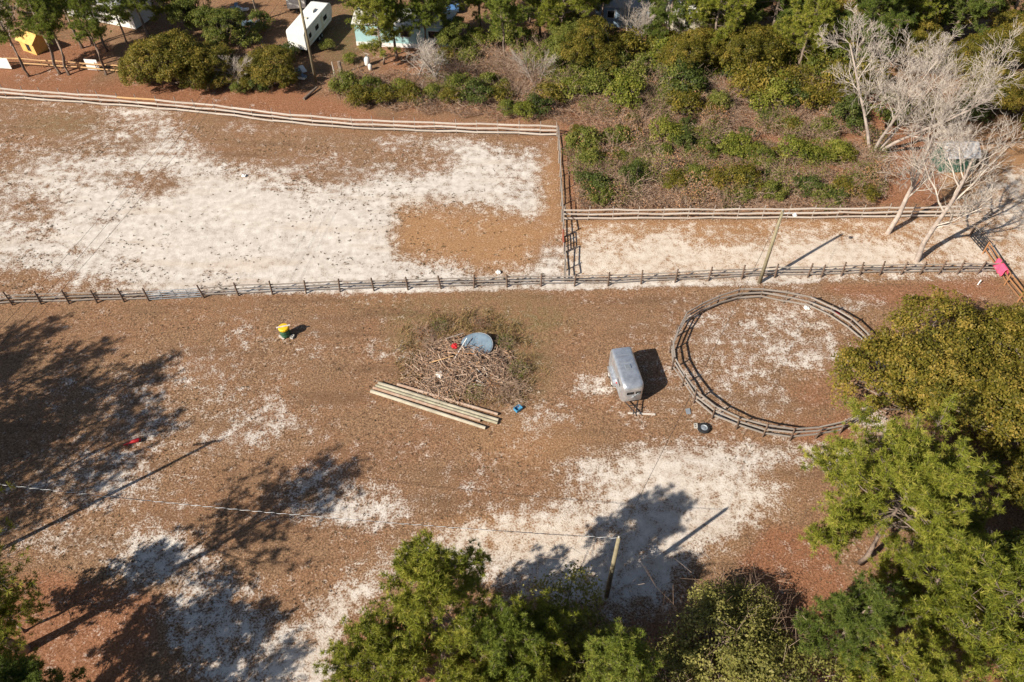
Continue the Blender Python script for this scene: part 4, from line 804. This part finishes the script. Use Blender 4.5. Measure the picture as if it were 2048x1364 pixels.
rng = np.random.default_rng(77); fx = [1120, 1180, 1330, 1420, 1480, 1530, 1590, 1640, 1700, 1760, 1830, 1890, 1950, 2010, 2070, 1500, 1600, 1680, 1800, 1900, 2000, 2080, 1450, 1550, 1960, 2050, 2110, 1160, 1370, 2140]
fy = [100, 150, 110, 125, 150, 110, 150, 115, 160, 120, 140, 110, 150, 130, 160, 60, 70, 55, 70, 60, 75, 60, 70, 30, 225, 250, 300, 50, 150, 200]
for k, (x, y) in enumerate(zip(fx, fy)):
    pr, lb = ((PD, 'bushy yellow green pine in the evergreen belt beyond the thicket'), (OB, 'rounded olive evergreen in the belt beyond the thicket'), (PF, 'deep green pine in the evergreen belt beyond the thicket'))[k % 3 if x < 1900 or y < 100 else 1]
    tree(pr, G(x, y), lb.split(' in the')[0]+' of the far belt '+near(x, y+60).replace('under the evergreen belt', 'where the thicket meets it'), rng.uniform(.85, 1.12), rng.uniform(0, 6), 'pine_tree' if pr is not OB else 'evergreen_tree', forest)
for k in range(34):
    x = -80+k*5.2+rng.normal()*1.2; y = 114+rng.uniform(0, 9); pr, lb = ((PD, 'bushy yellow green pine standing beyond the yards'), (OB, 'rounded olive evergreen standing beyond the yards'), (PF, 'deep green pine standing beyond the yards'))[k % 3]
    tree(pr, (x, y), lb, rng.uniform(.6, .8), rng.uniform(0, 6), 'pine_tree' if pr is not OB else 'evergreen_tree', 'trees beyond the yards')
# ------------------------------------------------------------------ thicket shrubs
SG = [make_leafy(50+i, 1.5, 1.1, 2.0, 70, 50, .15, mt, stem=False, lump=.75, clear=.15) for i, mt in enumerate(('shrub', 'shruby', 'shrubdk', 'oak'))]
ST = [make_twiggy(60+i, 1.6, 1.7, 64, leafn=lf_, lmat=lm) for i, (lf_, lm) in enumerate(((0, 'dryleaf'), (420, 'dryleaf'), (620, 'shrub')))]
sgl = ['green leafy shrub', 'bright yellow green shrub mound', 'dark green shrub', 'olive brown leafy shrub']
stl = ['leafless greyish bramble bush', 'bramble bush with withered brown leaves', 'tangled bramble bush with sparse green leaves']
for x, y, k, s in ((1165, 300, 0, 1.3), (1178, 330, 0, 1.), (1232, 288, 0, 1.1), (1335, 285, 1, 1.35), (1368, 300, 2, 1.1), (1185, 385, 2, 1.2), (1200, 405, 0, .9), (1265, 365, 2, 1.1), (1280, 350, 0, .8), (1400, 300, 0, .8), (1465, 310, 1, 1.2), (1500, 318, 1, .9), (1525, 328, 0, .9), (1590, 318, 1, 1.3), (1625, 322, 1, 1.), (1665, 318, 1, 1.1), (1690, 320, 1, .8), (1610, 385, 2, 1.), (1545, 395, 0, .9), (1480, 372, 3, 1.2), (1425, 375, 3, 1.), (1385, 365, 0, 1.), (1350, 375, 3, .9), (1250, 190, 1, 1.5), (1180, 190, 0, 1.6), (1340, 190, 1, 1.1), (1330, 205, 0, 1.), (1470, 165, 2, 1.5), (1500, 175, 0, 1.5), (1560, 190, 3, 1.6), (1610, 215, 3, 1.4), (1420, 235, 3, .9), (1640, 265, 0, .9), (1690, 250, 2, 1.5), (1120, 160, 0, 1.6), (1150, 195, 1, 1.3), (1100, 205, 3, 1.2), (1050, 232, 1, 1.), (1075, 228, 2, 1.1), (1020, 228, 0, .9), (955, 205, 2, 1.3), (985, 185, 0, 1.2), (900, 205, 3, .9), (870, 195, 0, .9), (720, 210, 3, 1.1), (745, 195, 0, 1.2), (770, 205, 3, 1.), (690, 185, 0, 1.2), (820, 205, 3, 1.), (960, 100, 1, 1.3), (1010, 90, 0, 1.4), (1050, 105, 0, 1.5), (1220, 140, 1, 1.4), (1290, 150, 0, 1.3), (1400, 160, 1, 1.3), (1780, 240, 0, 1.5), (1850, 250, 3, 1.6), (1930, 240, 2, 1.4), (1680, 390, 3, .9), (1640, 398, 0, .8), (1730, 400, 3, .8), (300, 168, 0, .9), (655, 100, 0, .7), (700, 125, 1, .6), (455, 172, 3, 1.), (480, 185, 0, .7), (500, 178, 3, .9), (585, 165, 3, .8), (810, 185, 1, .9), (920, 185, 0, 1.2), (1000, 205, 3, 1.1), (940, 130, 0, 1.2), (890, 130, 3, 1.), (1075, 140, 0, 1.5), (1110, 175, 1, 1.2), (430, 180, 3, 1.), (520, 180, 2, .9), (575, 120, 2, 1.1), (495, 90, 0, 1.3), (525, 60, 0, 1.2)):
    plant('leafy_shrub', SG[k], G(x, y), sgl[k]+' '+near(x, y), 'shrub', 'leafy shrubs of the thicket', s, x*.37)
rng = np.random.default_rng(9); cnt = 0
th_poly = [(1145, 262), (1160, 170), (1300, 130), (1480, 190), (1720, 210), (1770, 330), (1740, 412), (1160, 420)]
while cnt < 190:
    x, y = rng.uniform(1140, 1770), rng.uniform(130, 418)
    if sdpoly(np.array([x]), np.array([y]), th_poly)[0] > 0: continue
    if (330 < y < 350 and x > 1440) or (278 < y < 296 and x > 1440 and x < 1740): continue
    k = int(rng.choice([0, 1, 2], p=[.27, .28, .45])); s = rng.uniform(.6, 1.2); cnt += 1
    plant('bramble_bush', ST[k], G(x, y), stl[k]+' '+near(x, y), 'shrub', 'bramble bushes of the thicket', s, rng.uniform(0, 6), s*rng.uniform(.75, 1.35))
for _ in range(46):
    x, y = rng.uniform(1140, 1720), rng.uniform(105, 235); k = int(rng.choice([0, 1, 2, 3], p=[.35, .2, .15, .3])); s = rng.uniform(1., 1.9)
    plant('leafy_shrub', SG[k], G(x, y), 'tall '+sgl[k]+' '+near(x, y), 'shrub', 'leafy shrubs of the thicket', s, x, s*rng.uniform(.9, 1.4))
for _ in range(90):
    x, y = rng.uniform(1150, 1740), rng.uniform(150, 415)
    if sdpoly(np.array([x]), np.array([y]), th_poly)[0] > 0 or (334 < y < 352 and x > 1430) or (276 < y < 294 and x > 1400): continue
    k = int(rng.choice([0, 1, 2, 3], p=[.35, .15, .2, .3])); s = rng.uniform(.38, .8)
    plant('leafy_shrub', SG[k], G(x, y), 'small '+sgl[k]+' '+near(x, y), 'shrub', 'leafy shrubs of the thicket', s, x, s*rng.uniform(.7, 1.2))
for x, y, s in ((1010, 150, 1.1), (1050, 165, 1.3), (1085, 150, 1.2), (1120, 190, 1.), (1030, 195, 1.), (985, 130, .9), (1110, 120, 1.1), (1330, 150, 1.), (1390, 185, .9), (1230, 165, 1.), (1450, 205, .9), (1300, 195, 1.), (1600, 180, 1.), (470, 155, .9), (505, 165, .8), (925, 150, .9), (1530, 215, .9), (1260, 225, .8)):
    plant('bare_shrub', TWL, G(x, y), 'tall leafless greyish brown shrub '+near(x, y), 'shrub', 'tall leafless shrubs', s, x)
cnt = 0
while cnt < 95:
    x, y = rng.uniform(660, 1140), rng.uniform(110, 240)
    if y > 225-(1140-x)*.04 or (x < 850 and y < 165): continue
    k = int(rng.choice([0, 1, 2], p=[.45, .35, .2])); s = rng.uniform(.6, 1.25); cnt += 1
    plant('bramble_bush', ST[k], G(x, y), stl[k]+' '+near(x, y), 'shrub', 'bramble bushes of the thicket', s, rng.uniform(0, 6), s*rng.uniform(.7, 1.1))
# low bramble mat: nobody could count it
bank_poly = [(665, 178), (760, 150), (900, 140), (980, 100), (1150, 110), (1170, 250), (1120, 245), (1000, 240), (850, 228), (700, 208)]
N = 92000; bxs = rng.uniform(660, 1780, N); bys = rng.uniform(95, 424, N); ok = ((sdpoly(bxs, bys, th_poly) < 6) | (sdpoly(bxs, bys, bank_poly) < 4*np.sin(bxs*.09))) & ~((np.abs(bys-(344+6*np.sin(bxs*.03))) < 9) & (bxs > 1430)) & ~((np.abs(bys-(284+5*np.sin(bxs*.04))) < 9) & (bxs > 1400)) & ~((np.abs(bys-(312+12*np.sin(bxs*.02))) < 7) & (bxs > 1180) & (bxs < 1320))
bxs = bxs[ok]; bys = bys[ok]; s_ = (bxs-1024)/FPX; t_ = (bys-682)/FPX; d_ = H/(SP+CP*t_); gxx = s_*d_; gyy = d_*(CP-SP*t_); n_ = len(gxx)
hgt = 1.0*(.5+.5*np.sin(gxx*.9+np.sin(gyy*.7)*2)*np.cos(gyy*.8)); th_ = rng.uniform(0, 6.28, n_); L = rng.uniform(.3, .9, n_)
c_ = np.stack([gxx, gyy, hgt*rng.uniform(.1, 1, n_)+.05], 1); dv = np.stack([np.cos(th_), np.sin(th_), rng.normal(0, .3, n_)], 1)*L[:, None]*.5
A_ = c_-dv; B_ = c_+dv; A_[:, 2] = np.maximum(A_[:, 2], .0); B_[:, 2] = np.maximum(B_[:, 2], .02)
V, F = sticks(A_, B_, .018, .010, 3); lv_ = rng.permutation(n_)[:n_//2]; LV, LF = leaves(c_[lv_]+np.array([0, 0, .12]), np.tile([0, 0, 1.], (len(lv_), 1)), .13, rng)
tag(obj('leaf_litter', mesh('leaf_litter', LV, LF, 'dryleaf', var=np.repeat(np.clip(rng.normal(.6, .25, len(lv_)), 0, 1), 4))), 'withered brown leaves caught all over the brambles', 'leaves', kind='stuff')
tag(obj('bramble_mat', mesh('bramble_mat', V, F, 'twig', var=np.repeat(np.clip(rng.normal(.4, .25, n_), 0, 1), 6))), 'low tangle of dry brambles covering the thicket floor', 'brambles', kind='stuff')
# ------------------------------------------------------------------ tufts and fallen litter
def scatter(name, npts, xr, yr, accept, Lr, k, mat, label, cat, seed, flatness=.5, wd=.03):
    rng = np.random.default_rng(seed); x = rng.uniform(*xr, npts); y = rng.uniform(*yr, npts); ok = accept(x, y, rng); x, y = x[ok], y[ok]
    s_ = (x-1024)/FPX; t_ = (y-682)/FPX; d_ = H/(SP+CP*t_); p = np.stack([s_*d_, d_*(CP-SP*t_), np.full(len(x), -.03)], 1)
    sz = rng.uniform(*Lr, len(p)); off = rng.normal(size=(len(p), k, 3))*np.array([1, 1, 0])*sz[:, None, None]*.35
    d = nrm(np.concatenate([rng.normal(size=(len(p), k, 2))*flatness*1.3, np.full((len(p), k, 1), .7)], 2)); c = p[:, None, :]+off
    sd_ = nrm(np.cross(d, rng.normal(size=d.shape)))*wd; V = np.stack([c-sd_, c+sd_, c+d*sz[:, None, None]], 2).reshape(-1, 3)
    var = np.repeat(np.clip(np.repeat(rng.normal(.45, .2, len(p)), k)+rng.normal(0, .15, len(p)*k), 0, 1), 3)
    return tag(obj(name, mesh(name, V, np.arange(len(V)).reshape(-1, 3), mat, var=var)), label, cat, kind='stuff')
pad = [(0, 215), (700, 275), (1100, 290), (1120, 560), (0, 595)]
def acc_pad(x, y, rng): return (sdpoly(x, y, pad) < 0) & (rng.random(len(x)) < .10+.9*(np.sin(x*.021+np.sin(y*.03)*2)*np.sin(y*.05+x*.01) > .1))
M['drygrass'] = leafmat('dry_grass', (.09, .06, .035), (.20, .14, .085), (.34, .25, .16), 0., .9)
M['tuft'] = leafmat('dry_grass_tufts', (.045, .04, .018), (.12, .09, .05), (.24, .18, .10), 0., .9)
scatter('weed_tufts', 3800, (0, 1125), (200, 596), acc_pad, (.05, .16), 8, 'tuft', 'small dark weed tufts dotting the white sand paddock', 'weeds', 1)
scatter('dry_grass', 4500, (0, 2040), (590, 1250), lambda x, y, r: (y > 600) & (sdpoly(x, y, [(1075, 1020), (1180, 920), (1440, 915), (1575, 965), (1575, 1015), (1370, 1140), (1230, 1240), (960, 1160), (860, 1120), (720, 1240), (560, 1400), (690, 1160), (920, 1050)]) > 0), (.06, .15), 7, 'drygrass', 'short dry grass tufts across the mown field', 'grass', 2, .9)
def ring(x, y, r): q = np.hypot((x-935)/138, (y-730)/98); return (q > .62) & (q < 1.08+.12*np.sin(x*.11))
M['weed'] = leafmat('tall_weeds', (.10, .085, .025), (.24, .165, .07), (.38, .25, .13), .1, .8)
scatter('tall_grass', 750, (780, 1095), (620, 840), lambda x, y, r: ring(x, y, r) & ((y < 765) | (x > 890)) & (y < 800+(x > 900)*10), (.3, .85), 12, 'weed', 'tall dry weeds growing round the brush pile', 'weeds', 3, .45, .025)
for i, (x, y, k, s) in enumerate(((845, 668, 3, .6), (880, 655, 2, .5), (960, 650, 3, .5), (1010, 690, 2, .55), (1035, 745, 0, .6), (950, 790, 1, .55), (985, 785, 3, .5))): plant('weed_clump', ST[2 if k != 3 else 1], G(x, y), 'leafy weed clump growing at the edge of the brush pile', 'weeds', 'weed clumps round the brush pile', s, x)
for x, y, s in ((1000, 770, .8), (1035, 780, .8), (1020, 800, .7), (985, 745, .7), (865, 690, .7)): plant('dry_bush', ST[0], G(x, y), 'leafless grey bush at the edge of the brush pile', 'shrub', 'dry bushes round the brush pile', s, x, s*.8)
